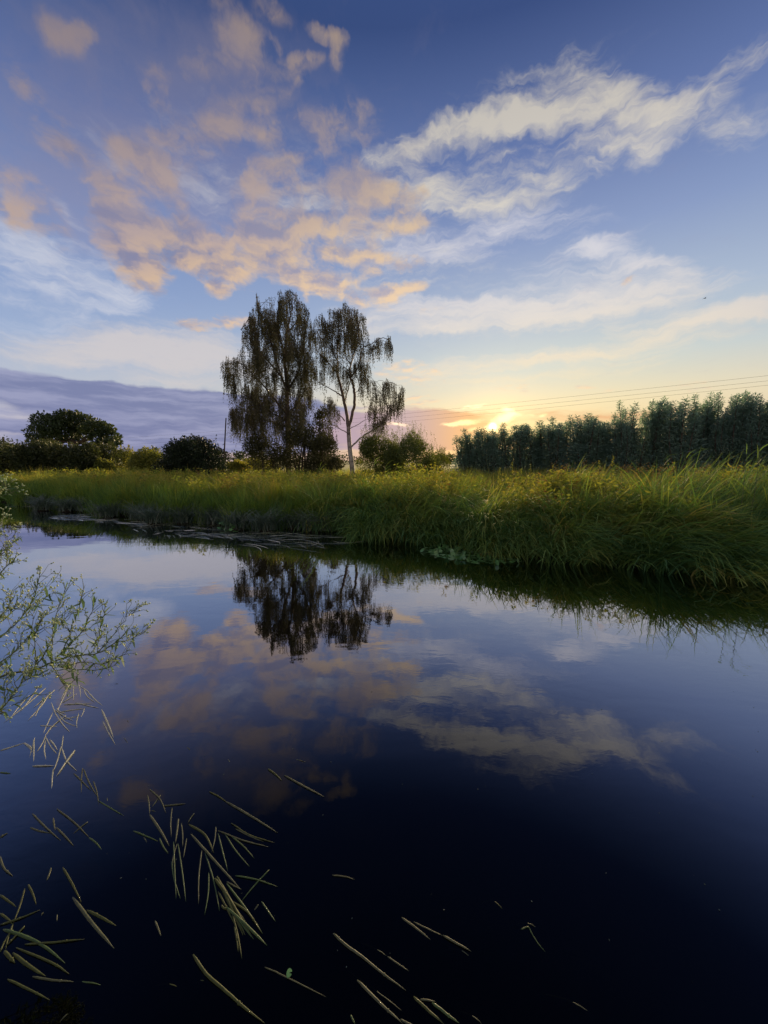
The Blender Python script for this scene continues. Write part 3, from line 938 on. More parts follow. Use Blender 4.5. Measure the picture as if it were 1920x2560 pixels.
def weed_mat(cx, cy, rx, ry, n, L, flow, tint):
    for _ in range(n):
        r_, q = math.sqrt(rng.uniform()), rng.uniform(0, 6.28)
        px, py = cx + rx * r_ * math.cos(q), cy + ry * r_ * math.sin(q)
        b = at_z(px, py, 0)
        if b[1] > float(yfar(b[0])) + .1:
            continue
        l_ = L * rng.uniform(.4, 1.4)
        f0 = flow + rng.normal(0, .28)
        cur = rng.normal(0, .7)
        s = np.linspace(0, 1, 5)
        an = f0 + cur * s
        p = b[:2] + np.cumsum(np.stack([np.cos(an), np.sin(an)], 1) * l_ / 5, 0)
        w_ = rng.uniform(.006, .014) * (1 - (2 * s - 1) ** 4 * .8)
        nrm = np.stack([-np.sin(an), np.cos(an)], 1) * w_[:, None]
        z = np.full((5, 1), .004 + rng.uniform(0, .006))
        tl = rng.uniform(.05, .55)                     # the strands lie a little tilted
        sg = np.sign(nrm[:, 1:2])
        v = np.concatenate([np.hstack([p + nrm, z + tl * w_[:, None] * sg]), np.hstack([p - nrm, z - tl * w_[:, None] * sg])])
        acc.add(v, [(i_, i_ + 1, i_ + 6, i_ + 5) for i_ in range(4)], None, np.clip(rng.normal(tint - .1, .33), 0, 1))


weed_mat(105, 1264, 110, 8, 80, 1.3, R(10), .6)
weed_mat(170, 1294, 60, 9, 55, 1.0, R(0), .6)
weed_mat(330, 1304, 120, 9, 60, 1.0, R(-10), .7)
weed_mat(440, 1316, 140, 14, 65, 1.0, R(-14), .55)
weed_mat(250, 1281, 50, 5, 80, .6, R(0), .5)
weed_mat(520, 1336, 120, 9, 60, .9, R(-20), .4)
weed_mat(700, 1352, 150, 16, 60, 1.1, R(-12), .35)
weed_mat(640, 1338, 120, 9, 45, .8, R(-8), .45)
tag(acc.build('floating_weed', M['weed']), 'pale strands of water weed lying on the surface by the left bank', kind='stuff')

# small flecks drifting on the river
acc = Acc()
for _ in range(60):
    q = at_z(rng.uniform(250, 1900), rng.uniform(1480, 2300) if rng.uniform() < .7 else rng.uniform(1700, 2560), 0)
    a_ = rng.uniform(0, 6.28)
    l_ = rng.uniform(.002, .007) * (q[1] / 3) ** .5
    d_ = np.array([math.cos(a_), math.sin(a_), 0])
    e_ = np.array([-d_[1], d_[0], 0]) * rng.uniform(.3, .8)
    acc.add([q + d_ * l_ + (0, 0, .002), q + e_ * l_ + (0, 0, .003), q - d_ * l_ + (0, 0, .002), q - e_ * l_ + (0, 0, .002)], [(0, 1, 2, 3)], None, rng.uniform(.0, .5))
tag(acc.build('floating_flecks', M['weed']), 'tiny pale flecks drifting on the dark water', kind='stuff')

# ================================================================== birches
C6 = lambda pts: [(500 + x / 2.765, 680 + y / 2.765) for x, y in pts]      # from a traced enlargement to photo pixels


def limb(acc, pts, D, r0, r1, dy=0.0, dy1=None, n=6):
    q = C6(pts)
    dy1 = dy if dy1 is None else dy1
    line = [at_y(x, y, D + dy + (dy1 - dy) * i_ / (len(q) - 1)) for i_, (x, y) in enumerate(q)]
    line = smooth_line(line, 5)
    wob = np.zeros_like(line)
    wob[1:-1] = rng.normal(0, .025, (len(line) - 2, 3))
    line = line + wob
    tube(acc, line, (r0, r1), n)
    return line


def strands(accL, accS, starts, L, leafL, per_m, tint, sway=0.10):
    """weeping twigs with small hanging leaves"""
    for s, l_ in zip(starts, L):
        n = max(4, int(l_ * per_m))
        f = np.sort(rng.uniform(0, 1, n))
        dx, dy = rng.normal(0, sway, 2)
        pos = s + np.stack([dx * f ** 1.5 * l_, dy * f ** 1.5 * l_, -f * l_], 1) + rng.normal(0, .022, (n, 3))
        d = unit(np.stack([rng.normal(0, .55, n), rng.normal(0, .55, n), -np.ones(n)], 1))
        leaves(accL, pos, d, leafL * rng.uniform(.7, 1.3, n), leafL * .62 * rng.uniform(.7, 1.2, n), np.clip(tint + rng.normal(0, .15, n), 0, 1))
        e = s + (dx * l_, dy * l_, -l_)
        w_ = np.array([.006, 0, 0])
        accS.add([s - w_, s + w_, e], None, [(0, 1, 2)])


def birch_crown(th, D, polys, limbs_pts, n_spray, per, Lr, leafL, per_m, depth, tint, twig_up=.35, keep=lambda x, y: True):
    """sprays of hanging twigs all through the crown's volume, each carried by an arching twig from the nearest limb"""
    al, as_, at_ = Acc(), Acc(), Acc()
    cand = np.vstack(limbs_pts)
    pl = [np.array(C6(p)) for p in polys]
    allp = np.vstack(pl)
    lo, hi = allp.min(0), allp.max(0)
    done = 0
    tries = 0
    while done < n_spray and tries < n_spray * 60:
        tries += 1
        q = rng.uniform(lo, hi)
        if not any(in_poly(q[:1], q[1:], p)[0] for p in pl):
            continue
        if not keep((q[0] - 500) * 2.765, (q[1] - 680) * 2.765):
            continue
        Y = D + rng.normal(0, depth * .5)
        s = at_y(q[0], q[1], Y)
        dd = np.linalg.norm((cand - s) * (1, 1, 1.0) + (0, 0, .5), axis=1)
        c = cand[int(np.argmin(dd + rng.uniform(0, .35, len(cand))))]
        if np.linalg.norm(c - s) > 4.2:
            continue
        done += 1
        mid = (c + s) / 2 + (0, 0, twig_up * rng.uniform(.5, 1.3))
        line = smooth_line([c, mid, s], 3)
        tube(at_, line, (.018 if np.linalg.norm(c - s) > 1 else .012, .006), 4, cap=False)
        k = int(per * rng.uniform(.6, 1.4))
        # hung along the outer half of the twig
        f = rng.uniform(.35, 1, k)
        idx = np.clip((f * (len(line) - 1)).astype(int), 0, len(line) - 1)
        st = line[idx] + rng.normal(0, .10, (k, 3)) * (1, 1, .8)
        Ls = rng.uniform(Lr[0], Lr[1], k) * rng.choice([.45, 1, 1, 1.25], k)
        strands(al, as_, st, Ls, leafL, per_m, tint + rng.normal(0, .12))
    at_.build('twigs', M['bark'], th)['kind'] = 'stuff'
    as_.build('hanging_twigs', M['bark'], th)['kind'] = 'stuff'
    al.build('crown', M['birch_leaf'], th)


DB = 33.0
# --- right birch: open crown, white trunk
b0 = at_y(*C6([(1052, 1372)])[0], DB)
b0[2] = float(ground_h(b0[0], DB)) - .05
bw = thing('birch_tree', b0, 'open crowned weeping birch with forked white trunk, right of the denser one', 'tree', 'weeping birches')
ac = Acc()
root = [(1054, 1400), (1052, 1355), (1038, 1240), (1030, 1150), (1026, 1070)]
qq = C6(root)
line = smooth_line([b0] + [at_y(x, y, DB) for x, y in qq[1:]], 5)
tube(ac, line, np.interp(np.linspace(0, 1, len(line)), [0, .2, 1], [.30, .22, .17]), 10)
RB = [line]
leadL = limb(ac, [(1025, 1075), (1008, 950), (985, 850), (965, 765), (946, 700)], DB, .145, .10, 0, .3, 8)
leadR = limb(ac, [(1028, 1075), (1058, 960), (1070, 860), (1060, 785), (1038, 730)], DB, .135, .095, 0, -.4, 8)
ac.build('trunk', M['birch_bark'], bw, True)
RB += [leadL, leadR]
LIMBS_R = [([(946, 700), (950, 600), (955, 480), (960, 390), (950, 310)], .08, .02, .3, .6), ([(946, 700), (900, 640), (845, 590), (800, 520), (790, 440)], .06, .015, .3, 1.5),
           ([(950, 610), (900, 520), (880, 420), (870, 340)], .05, .012, .4, -.6), ([(985, 860), (940, 830), (870, 790), (800, 745), (760, 690)], .06, .015, .1, 1.2),
           ([(1038, 730), (1040, 650), (1066, 560), (1062, 480), (1040, 400), (1035, 290), (1030, 240)], .075, .015, -.4, .2), ([(1040, 730), (1090, 660), (1110, 590), (1120, 530), (1160, 505)], .07, .04, -.4, -1.0),
           ([(1160, 505), (1195, 492), (1240, 462), (1290, 460), (1325, 500), (1335, 560)], .04, .012, -1.0, -1.4), ([(1066, 560), (1090, 470), (1095, 380), (1080, 290)], .05, .012, -.2, -1.2),
           ([(1040, 640), (1000, 560), (1000, 470), (1020, 380)], .045, .012, -.3, 1.2), ([(1110, 590), (1150, 560), (1190, 545)], .03, .01, -.6, .5),
           ([(1000, 1030), (950, 975), (900, 935), (860, 905)], .05, .015, 0, 1.0), ([(1012, 1110), (960, 1080), (905, 1045), (880, 1000)], .045, .012, 0, -.8),
           ([(1003, 900), (1030, 790), (1042, 740)], .05, .04, .1, -.3), ([(1035, 1235), (1055, 1200), (1110, 1150), (1180, 1100), (1250, 1058), (1290, 1000), (1300, 940)], .085, .045, 0, -1.2),
           ([(1300, 940), (1272, 875), (1250, 830), (1290, 770)], .035, .01, -1.2, -1.0), ([(1300, 940), (1340, 880), (1390, 850), (1418, 810)], .035, .01, -1.2, -1.8), ([(1292, 1000), (1340, 955), (1380, 920)], .025, .008, -1.2, -.6),
           ([(1035, 1085), (1095, 1052), (1150, 1020), (1200, 1015)], .035, .01, 0, 1.0), ([(1068, 850), (1100, 800), (1095, 740), (1150, 700)], .03, .008, -.2, .8), ([(1130, 760), (1200, 762), (1260, 750), (1285, 780)], .022, .008, .4, .8),
           ([(1040, 1240), (975, 1250), (905, 1278)], .02, .006, 0, -.6), ([(1042, 1260), (985, 1290), (950, 1325)], .02, .006, 0, .5)]
for pts, r0, r1, d0, d1 in LIMBS_R:
    a = Acc()
    RB.append(limb(a, pts, DB, r0, r1, d0, d1))
    a.build('limb', M['birch_bark'], bw, True)
polyR = [[(755, 440), (790, 310), (850, 260), (960, 250), (975, 225), (1090, 225), (1155, 300), (1165, 400), (1150, 470), (1050, 520), (900, 560), (800, 560)],
         [(780, 560), (900, 560), (960, 640), (900, 700), (830, 680), (770, 690)], [(1130, 480), (1240, 450), (1310, 458), (1335, 540), (1250, 520), (1150, 540)],
         [(1110, 520), (1180, 560), (1170, 720), (1110, 740)], [(1130, 720), (1170, 740), (1190, 860), (1130, 840)], [(1255, 760), (1320, 740), (1420, 800), (1436, 900), (1390, 960), (1300, 960), (1260, 860)],
         [(1170, 800), (1220, 800), (1240, 960), (1180, 1000)], [(1160, 960), (1320, 960), (1330, 1040), (1180, 1090)], [(880, 860), (960, 880), (960, 1000), (900, 990)], [(1040, 560), (1120, 600), (1080, 720), (1020, 690)], [(980, 640), (1010, 700), (1000, 830), (970, 800)]]
birch_crown(bw, DB, polyR, RB[3:], 380, 10, (.5, 1.5), .095, 12, 2.8, .62)

# --- left birch: dense weeping crown on three stems
DL = 34.0
b1 = at_y(*C6([(612, 1360)])[0], DL)
b1[2] = float(ground_h(b1[0], DL)) - .05
bl = thing('birch_tree', b1, 'tall dense weeping birch with dark hanging twigs, beside the thin post', 'tree', 'weeping birches')
ac = Acc()
qq = C6([(612, 1400), (612, 1200), (604, 1000), (600, 800)])
line = smooth_line([b1] + [at_y(x, y, DL) for x, y in qq[1:]], 5)
tube(ac, line, (.30, .17), 9)
LB = [line]
ac.build('trunk', M['birch_bark'], bl, True)
LIMBS_L = [([(600, 800), (585, 600), (600, 420), (630, 280), (645, 170)], .16, .015, 0, 0), ([(602, 820), (530, 620), (470, 420), (410, 280), (392, 190)], .11, .014, 0, .9), ([(600, 840), (680, 680), (710, 520), (735, 380), (755, 280)], .10, .014, 0, -.8),
           ([(590, 600), (545, 420), (540, 260), (545, 170)], .08, .012, 0, -1.2), ([(600, 420), (680, 330), (690, 230), (660, 160)], .06, .01, 0, 1.0), ([(560, 720), (460, 600), (370, 500), (300, 420), (280, 400)], .08, .012, .3, -1.2),
           ([(606, 1000), (500, 860), (380, 720), (270, 630), (170, 640)], .10, .012, 0, 1.0), ([(607, 1040), (480, 960), (350, 880), (240, 800), (190, 790)], .08, .01, 0, -1.4), ([(608, 1080), (500, 1040), (380, 1000), (280, 950), (205, 985)], .07, .01, 0, .6),
           ([(606, 1000), (680, 900), (720, 820), (740, 720)], .08, .012, 0, 1.3), ([(606, 980), (670, 1000), (720, 960), (760, 930)], .06, .012, 0, -1.0), ([(700, 560), (740, 520), (775, 480)], .04, .01, -.5, -1.2),
           ([(480, 440), (400, 400), (350, 340), (330, 330)], .04, .01, .5, 1.6), ([(500, 860), (420, 860), (340, 870), (290, 860)], .05, .01, .4, 1.9), ([(585, 620), (640, 560), (660, 480)], .05, .01, 0, -2.0), ([(560, 700), (500, 720), (420, 640)], .05, .01, 0, -2.2)]
for pts, r0, r1, d0, d1 in LIMBS_L:
    a = Acc()
    LB.append(limb(a, pts, DL, r0, r1, d0, d1))
    a.build('limb', M['bark'], bl, True)
polyL = [[(380, 260), (385, 160), (430, 190), (440, 230), (520, 190), (530, 140), (620, 140), (665, 150), (710, 230), (740, 270), (770, 280), (775, 420), (760, 560), (740, 700), (690, 820), (640, 900), (560, 860), (500, 800), (440, 700), (380, 640), (360, 480), (340, 350)],
         [(340, 330), (400, 330), (420, 560), (330, 600), (270, 560), (260, 460), (290, 400)], [(150, 645), (230, 590), (330, 600), (420, 680), (440, 800), (330, 800), (280, 720), (190, 730)], [(175, 780), (240, 760), (300, 860), (240, 900), (190, 840)],
         [(280, 850), (420, 780), (560, 850), (640, 920), (600, 1100), (480, 1100), (330, 1060), (270, 980)], [(190, 985), (260, 930), (330, 960), (400, 1100), (300, 1120), (230, 1060)], [(265, 1080), (300, 1060), (310, 1180), (270, 1160)], [(620, 860), (720, 820), (750, 960), (700, 1060), (620, 1080)],
         [(350, 1060), (440, 1060), (440, 1160), (370, 1160)], [(735, 290), (800, 330), (815, 700), (770, 900), (710, 900), (735, 600)]]
birch_crown(bl, DL, polyL, LB[1:], 540, 15, (.7, 1.9), .095, 13, 3.6, .45, keep=lambda x, y: (math.sin(x * .021 + 1.0) * math.sin(y * .016 + x * .008) > -.55) or rng.uniform() < .25)

# ================================================================== bushes and round trees
def lobed_crown(acc, lobes, n, leaf, tint, up=0.2, shell=0.55, aspect=.6, flat=0.0):
    """leaf faces through the outer part of a heap of lobes: (x, y, z, rx, ry, rz) in metres from the plant's base"""
    lobes = np.asarray(lobes, float)
    vol = lobes[:, 3] * lobes[:, 5]
    pick = rng.choice(len(lobes), n, p=vol / vol.sum())
    d = rdir(n)
    r = (shell + (1 - shell) * rng.uniform(0, 1, n) ** .6) * (1 + .12 * np.sin(d[:, 0] * 7 + pick) * np.sin(d[:, 2] * 6 + pick * 2))
    pos = lobes[pick, :3] + d * lobes[pick, 3:] * r[:, None]
    ld = unit(d * .8 + rng.normal(0, .7, (n, 3)) + (0, 0, up))
    leaves(acc, pos, ld, leaf * rng.uniform(.6, 1.3, n), leaf * aspect * rng.uniform(.7, 1.2, n), np.clip(tint + rng.normal(0, .14, n) + (rng.uniform(-.1, .1, len(lobes)))[pick], 0, 1), fold=.1)


def bush(name, px0, px1, pytop, Y, label, mat, n, leaf, tint, n_lobes, cat='bush', group=None, up=.2, spiky=0, depth=.8, pybase=1190, domed=True, aspect=.6, wisp=0.0):
    x0, x1 = at_y(px0, 1180, Y)[0], at_y(px1, 1180, Y)[0]
    top = at_y((px0 + px1) / 2, pytop, Y)[2]
    cx, hw = (x0 + x1) / 2, (x1 - x0) / 2
    bz = float(ground_h(cx, Y))
    th = thing(name, (cx, Y, bz), label, cat, group)
    H = top - bz
    lob = []
    for k in range(n_lobes):
        f = rng.uniform(-1, 1)
        hk = H * (math.sqrt(max(0, 1 - (abs(f) ** 2.2) * .85)) if domed else 1) * rng.uniform(.80, 1.0)
        rr = hw * rng.uniform(.28, .42)
        rz = min(hk * .5, rr * rng.uniform(.8, 1.2))
        zc = rng.uniform(.25 * hk, hk - rz) if rng.uniform() < .4 else hk - rz
        lob.append((f * (hw - rr * .9), rng.normal(0, depth * hw * .35), zc, rr, rr * .9, rz))
    lob.append((0, 0, H * .42, hw * .8, hw * .6 * depth, H * .45))
    a = Acc()
    off = np.array(th.location)
    lob = np.array(lob)
    lob[:, :3] += off
    lobed_crown(a, lob, int(n * 2.2), leaf * 1.35, tint, up, shell=.35, aspect=aspect)
    if spiky:                                   # upright shoots breaking the outline
        k = spiky
        q = lob[rng.integers(len(lob), size=k)]
        dd = rng.normal(0, .5, (k, 2))
        b = np.stack([q[:, 0] + dd[:, 0] * q[:, 3], q[:, 1] + dd[:, 1] * q[:, 4], q[:, 2] + q[:, 5] * .6], 1)
        for s in b:
            Ls = rng.uniform(.5, 1.0) * (.45 + wisp) * H * .5
            m_ = 26
            f = rng.uniform(0, 1, m_)
            lean = rng.normal(0, .18, 2)
            pos = s + np.stack([lean[0] * f * Ls, lean[1] * f * Ls, f * Ls], 1) + rng.normal(0, .05, (m_, 3)) * (1.1 - f)[:, None]
            leaves(a, pos, unit(rng.normal(0, .5, (m_, 3)) + (0, 0, .8)), leaf * rng.uniform(.6, 1.1, m_), leaf * aspect * .8, np.clip(tint + .1 + rng.normal(0, .1, m_), 0, 1))
    a.build('foliage', mat, th)
    s = Acc()
    for k in range(6):
        e = lob[rng.integers(len(lob)), :3]
        bb = off + (rng.normal(0, .12 * hw), rng.normal(0, .1), -.05)
        tube(s, smooth_line([bb, (bb + e) / 2 + (0, 0, .2), e], 3), (.02 * H, .006 * H), 5)
    s.build('stems', M['bark'], th, True)
    return th


bush('ivy_bush', 388, 580, 1086, 31, 'dark round ivy covered bush left of the thin post', M['ivy_leaf'], 15000, .12, .35, 16, spiky=10, depth=.9)
G = 'bushes along the back of the meadow'
for (a0, a1, tp, Y, lb, n, ti) in [(-70, 110, 1102, 37, 'dark willow scrub at the left edge below the small far tree', 6500, .25), (50, 200, 1100, 36, 'dark hedge bush directly below the broad oak', 6500, .2),
                                   (140, 290, 1104, 35, 'right end of the dark hedge below the oak, with reddish lower leaves', 6500, .3)]:
    bush('hedge_bush', a0, a1, tp, Y, lb, M['hedge_leaf'], n, .15, ti + .1, 14, group=G, spiky=50, domed=False)
for (a0, a1, tp, Y, lb, n, ti) in [(255, 350, 1116, 40, 'yellow green bush between the oak hedge and the dark round bush', 3000, .75), (320, 415, 1106, 36, 'taller yellowish bush against the dark round bush', 4000, .62),
                                   (236, 290, 1142, 34, 'low bush at the right end of the oak hedge', 1800, .55), (545, 640, 1148, 36, 'bright yellow green bush right of the thin post', 3000, .85),
                                   (575, 700, 1140, 40, 'pale bush behind the hanging birch twigs', 2500, .7)]:
    bush('shrub', a0, a1, tp, Y, lb, M['shrub_leaf'], n, .14, ti, 8, group=G, spiky=30)
for (a0, a1, tp, Y, lb, n, ti, sp) in [(600, 730, 1062, 33.5, 'dark brownish shrub under the left birch', 3600, .15, 20), (690, 810, 1036, 33, 'dark shrub between the two birch trunks', 3800, .2, 20), (760, 860, 1068, 32.5, 'low dark shrub just left of the white birch trunk', 2600, .12, 12)]:
    bush('hawthorn_shrub', a0, a1, tp, Y, lb, M['birch_leaf'], n, .12, ti, 12, group='dark shrubs under the birches', spiky=sp)
bush('small_tree', 772, 842, 995, 34.5, 'small rounded tree between the birches, half as tall as they are', M['birch_leaf'], 2600, .12, .4, 9, cat='tree', spiky=10)
for (a0, a1, tp, Y, lb, n) in [(878, 1015, 1070, 31, 'feathery willow bush close to the right of the white birch trunk', 8500), (950, 1105, 1078, 30, 'feathery grey green willow bush, second right of the birch', 8500), (1055, 1135, 1128, 44, 'low distant bush between the willow bush and the willow row', 1500)]:
    bush('willow_bush', a0, a1, tp, Y, lb, M['shrub_leaf'], n, .13, .3, 8, group='willow bushes right of the birch', spiky=110, aspect=.3, wisp=.35)

# --- broad oak far behind the hedge
DO = 70.0
C8 = lambda x, y: (x / 2.676, 960 + y / 2.676)
oc = at_y(*C8(500, 430), DO)
ob = np.array([oc[0], DO, float(ground_h(oc[0], DO))])
oak = thing('oak_tree', ob, 'broad domed dark oak standing behind the left hedge', 'tree')
lob = []
for (x, y, r_) in [(245, 330, 60), (300, 260, 75), (370, 290, 85), (430, 220, 55), (480, 240, 75), (450, 320, 90), (560, 260, 75), (600, 300, 60), (650, 290, 65), (700, 310, 60), (740, 350, 55), (770, 385, 40), (700, 390, 50), (540, 340, 60), (260, 375, 60), (340, 370, 70), (640, 355, 38), (745, 405, 38), (690, 420, 22)]:
    dy = rng.normal(0, 2.2)
    p3 = at_y(*C8(x, y), DO + dy)
    rm = r_ / 2.676 / FPX * DO
    lob.append((*p3, rm, rm, rm * .8))
a = Acc()
lobed_crown(a, lob, 13000, .40, .4, .1, .45, .8)
a.build('crown', M['oak_leaf'], oak)
a = Acc()
q = at_y(*C8(505, 380), DO)
tube(a, smooth_line([ob, (ob + q) / 2, q], 4), (.55, .38), 9)
a.build('trunk', M['bark'], oak, True)
for (x, y) in [(330, 300), (430, 240), (560, 270), (690, 330), (750, 390), (260, 350), (620, 330), (700, 410)]:
    a = Acc()
    e = at_y(*C8(x, y), DO + rng.normal(0, 1.5))
    tube(a, smooth_line([q - (0, 0, rng.uniform(.2, 1.5)), q * .45 + e * .55 + (0, 0, -.3), e], 4), (.24, .05), 6)
    a.build('limb', M['bark'], oak, True)

# small far trees left of the oak and the far tree line
def far_tree(px, pytop, Y, wpx, label, n=500):
    c = at_y(px, 1150, Y)
    bz = float(ground_h(c[0], Y))
    top = at_y(px, pytop, Y)[2]
    th = thing('far_tree', (c[0], Y, bz), label, 'tree', 'far trees on the horizon')
    w_ = wpx / FPX * Y / 2
    H = top - bz
    lob = [(c[0] + rng.normal(0, w_ * .45), Y + rng.normal(0, w_ * .3), bz + H * rng.uniform(.5, .8), w_ * .5, w_ * .5, H * .22) for _ in range(6)] + [(c[0], Y, bz + H * .55, w_ * .85, w_ * .8, H * .43)]
    a = Acc()
    lobed_crown(a, lob, n, .0045 * Y, .4, .1, .4, .8)
    a.build('crown', M['oak_leaf'], th)
    a = Acc()
    tube(a, [(c[0], Y, bz), (c[0], Y, bz + H * .5)], (.03 * H, .02 * H), 6)
    a.build('trunk', M['bark'], th, True)


far_tree(22, 1088, 110, 46, 'small far tree left of the oak', 800)
far_tree(52, 1098, 130, 30, 'low far tree touching the left side of the oak', 500)
far_tree(292, 1122, 150, 40, 'far tree beyond the oak on its right side', 500)
far_tree(388, 1113, 120, 30, 'small dark far tree peeping up left of the dark round bush', 500)
far_tree(590, 1126, 170, 50, 'far tree beyond the thin post', 500)
far_tree(640, 1130, 190, 50, 'far tree seen under the left birch twigs', 400)
far_tree(1095, 1130, 200, 40, 'far tree on the skyline below the sun', 400)
far_tree(1125, 1133, 210, 40, 'far tree at the left foot of the willow row', 400)
acc = Acc()
lob = []
for x in np.arange(-420, 420, 9.0):
    Y = 330 + rng.normal(0, 12)
    bz = float(ground_h(x, Y))
    h_ = rng.uniform(5.5, 8.5)
    lob.append((x, Y, bz + h_ * .45, rng.uniform(7, 11), 6, h_ * .55))
lobed_crown(acc, lob, 16000, 1.5, .4, .1, .4, .8)
tag(acc.build('far_wood', M['oak_leaf']), 'low dark wood along the far horizon', kind='stuff')

# ================================================================== willow row on the right
def willow_proto(seed):
    g = np.random.default_rng(seed)
    th = thing('willow_tree', (0, 0, 0), '', 'tree', 'willow row behind the right bank')
    cr, st = Acc(), Acc()
    H = 6.5
    for k in range(13):
        a = g.uniform(0, 6.28)
        rad = g.uniform(.1, 1.0)
        b = np.array([np.cos(a) * rad * .3, np.sin(a) * rad * .3, 0])
        hk = H * g.uniform(.52, 1.0) * (1.0 if k else 1.04)
        e = np.array([np.cos(a) * rad, np.sin(a) * rad, hk])
        line = smooth_line([b, b * .4 + e * .6 + g.normal(0, .12, 3), e], 5)
        tube(st, line, (.055, .008), 5)
        n = 420
        f = g.uniform(.0, 1.0, n) ** .8
        idx = f * (len(line) - 1)
        i0 = np.clip(idx.astype(int), 0, len(line) - 2)
        pos = line[i0] + (line[i0 + 1] - line[i0]) * (idx - i0)[:, None]
        sp = .66 * (1.0 - f) ** .85 + .04
        out = g.normal(0, 1, (n, 3)) * (1, 1, .6)
        pos = pos + unit(out) * (sp * g.uniform(.2, 1, n))[:, None] + np.stack([0 * f, 0 * f, g.uniform(0, .25, n)], 1)
        # side shoots: small tufts of narrow leaves pointing up and out
        d = unit(unit(out) * .9 + (0.10, 0, .45) + g.normal(0, .45, (n, 3)))
        leaves(cr, pos, d, .20 * g.uniform(.6, 1.3, n), .045 * g.uniform(.7, 1.3, n), np.clip(.5 + g.normal(0, .14, n) + g.uniform(-.1, .1), 0, 1), g)
        m_ = 10
        f = g.uniform(.55, .95, m_)
        for ff in f:                              # feathery side twigs at the top
            s = line[int(ff * (len(line) - 1))]
            aa = g.uniform(0, 6.28)
            l_ = g.uniform(.35, .8)
            q_ = g.uniform(0, 1, 16)
            dirn = unit(np.array([np.cos(aa) * .6, np.sin(aa) * .6, 1.0]))
            pp = s + dirn * (q_ * l_)[:, None] + g.normal(0, .03, (16, 3))
            leaves(cr, pp, unit(dirn + g.normal(0, .5, (16, 3))), .14, .035, .55, g)
    # skirt of low leaves
    n = 1500
    z = g.uniform(.1, 3.4, n)
    a = g.uniform(0, 6.28, n)
    rr = g.uniform(.5, 1.45, n) * (1 - z / 9)
    leaves(cr, np.stack([np.cos(a) * rr, np.sin(a) * rr, z], 1), unit(np.stack([np.cos(a), np.sin(a), g.normal(.5, .5, n)], 1) + g.normal(0, .4, (n, 3))), .21, .06, np.clip(g.normal(.42, .15, n), 0, 1), g)
    st.build('stems', M['bark'], th, True)
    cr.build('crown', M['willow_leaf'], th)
    return th


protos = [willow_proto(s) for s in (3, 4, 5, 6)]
ROW = [(1160, 1108), (1178, 1084), (1200, 1070), (1226, 1066), (1252, 1062), (1282, 1060), (1312, 1063), (1345, 1056), (1372, 1050), (1400, 1058), (1430, 1040), (1462, 1035), (1492, 1032), (1520, 1048), (1548, 1050), (1575, 1000), (1604, 1030), (1640, 1002), (1664, 1008),
       (1692, 990), (1722, 1000), (1750, 1012), (1775, 985), (1800, 980), (1830, 1000), (1858, 982), (1885, 985), (1915, 978), (1950, 985), (1990, 980)]
names = ['first and lowest of the willow row, left of the sun', 'low thin willow left of the setting sun', 'small willow standing right before the setting sun', 'thin topped willow at the edge of the sun glare', 'willow just right of the setting sun',
         'sixth willow counted from the sun end of the row', 'willow under the right edge of the sun glow', 'rounded willow top in the low part of the row', 'slim willow in the low part of the row', 'willow in the dip left of the middle of the row', 'willow in the middle of the low part with a pointed top',
         'twin of the pointed willow, to its right', 'willow before the gap where the row steps up', 'low willow in the gap of the row', 'last low willow before the row grows taller', 'tall thin willow that begins the taller part of the row', 'shorter willow behind the first tall one', 'feathery willow with a leaning tip, second of the tall ones',
         'dense willow beside the leaning tip', 'tall willow with airy top under the wires', 'willow with open top under the middle wire', 'shorter willow before the tallest group', 'tall feathery willow with sky showing through', 'tallest feathery willow of the right group', 'lower willow between the two tallest groups', 'dense tall willow near the right end', 'bushy willow near the right edge',
         'rightmost willow fully in view', 'willow cut by the right edge of the photo', 'willow just past the right edge']
for k, ((px, py), lb) in enumerate(zip(ROW, names)):
    f = (px - 1160) / 760
    Y = 42 - 14 * f + rng.normal(0, .8)
    top = at_y(px, py, Y)
    bz = float(ground_h(top[0], Y))
    H = (top[2] - bz) / 6.6
    wd = (1.05 + .6 * rng.uniform()) * (1.25 if f < .5 else 1.1) * (.78 + .045 * min(k, 5))
    sc = (wd, wd, H)
    loc = (top[0], Y, bz - .05)
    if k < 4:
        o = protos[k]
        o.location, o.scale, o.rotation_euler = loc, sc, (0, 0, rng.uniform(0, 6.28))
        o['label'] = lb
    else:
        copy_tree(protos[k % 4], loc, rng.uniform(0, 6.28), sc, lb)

# ================================================================== post, wires, bird
b = at_y(556, 1185, 32.0)
b[2] = float(ground_h(b[0], 32.0)) - .1
tp_ = at_y(565, 1046, 32.0)
po = thing('wooden_post', b, 'thin dark leaning post left of the dense birch', 'post')
a = Acc()
tube(a, [b, (b + tp_) / 2, tp_], (.075, .05), 8)
a.build('pole', M['pole'], po, True)
a = Acc()
tube(a, [tp_ - (0, 0, .03), tp_ + (0, 0, .05)], (.06, .03), 8)
a.build('cap', M['pole'], po, True)
a = Acc()
pb = at_y(560, 1110, 32.0)
tube(a, [pb - (.12, 0, .1), pb + (.1, 0, .1)], (.02, .02), 5)
a.build('bracket', M['pole'], po, True)

b = at_y(9, 1120, 60.0)
b[2] = float(ground_h(b[0], 60.0)) - .1
tp_ = at_y(8, 1094, 60.0)
po = thing('wooden_post', b, 'short weathered post at the left edge beyond the hedge', 'post')
a = Acc()
tube(a, [b, (b + tp_) / 2, tp_], (.16, .14), 8)
a.build('pole', M['pole'], po, True)
a = Acc()
tube(a, [tp_, tp_ + (0, 0, .12)], (.17, .1), 8)
a.build('cap', M['pole'], po, True)

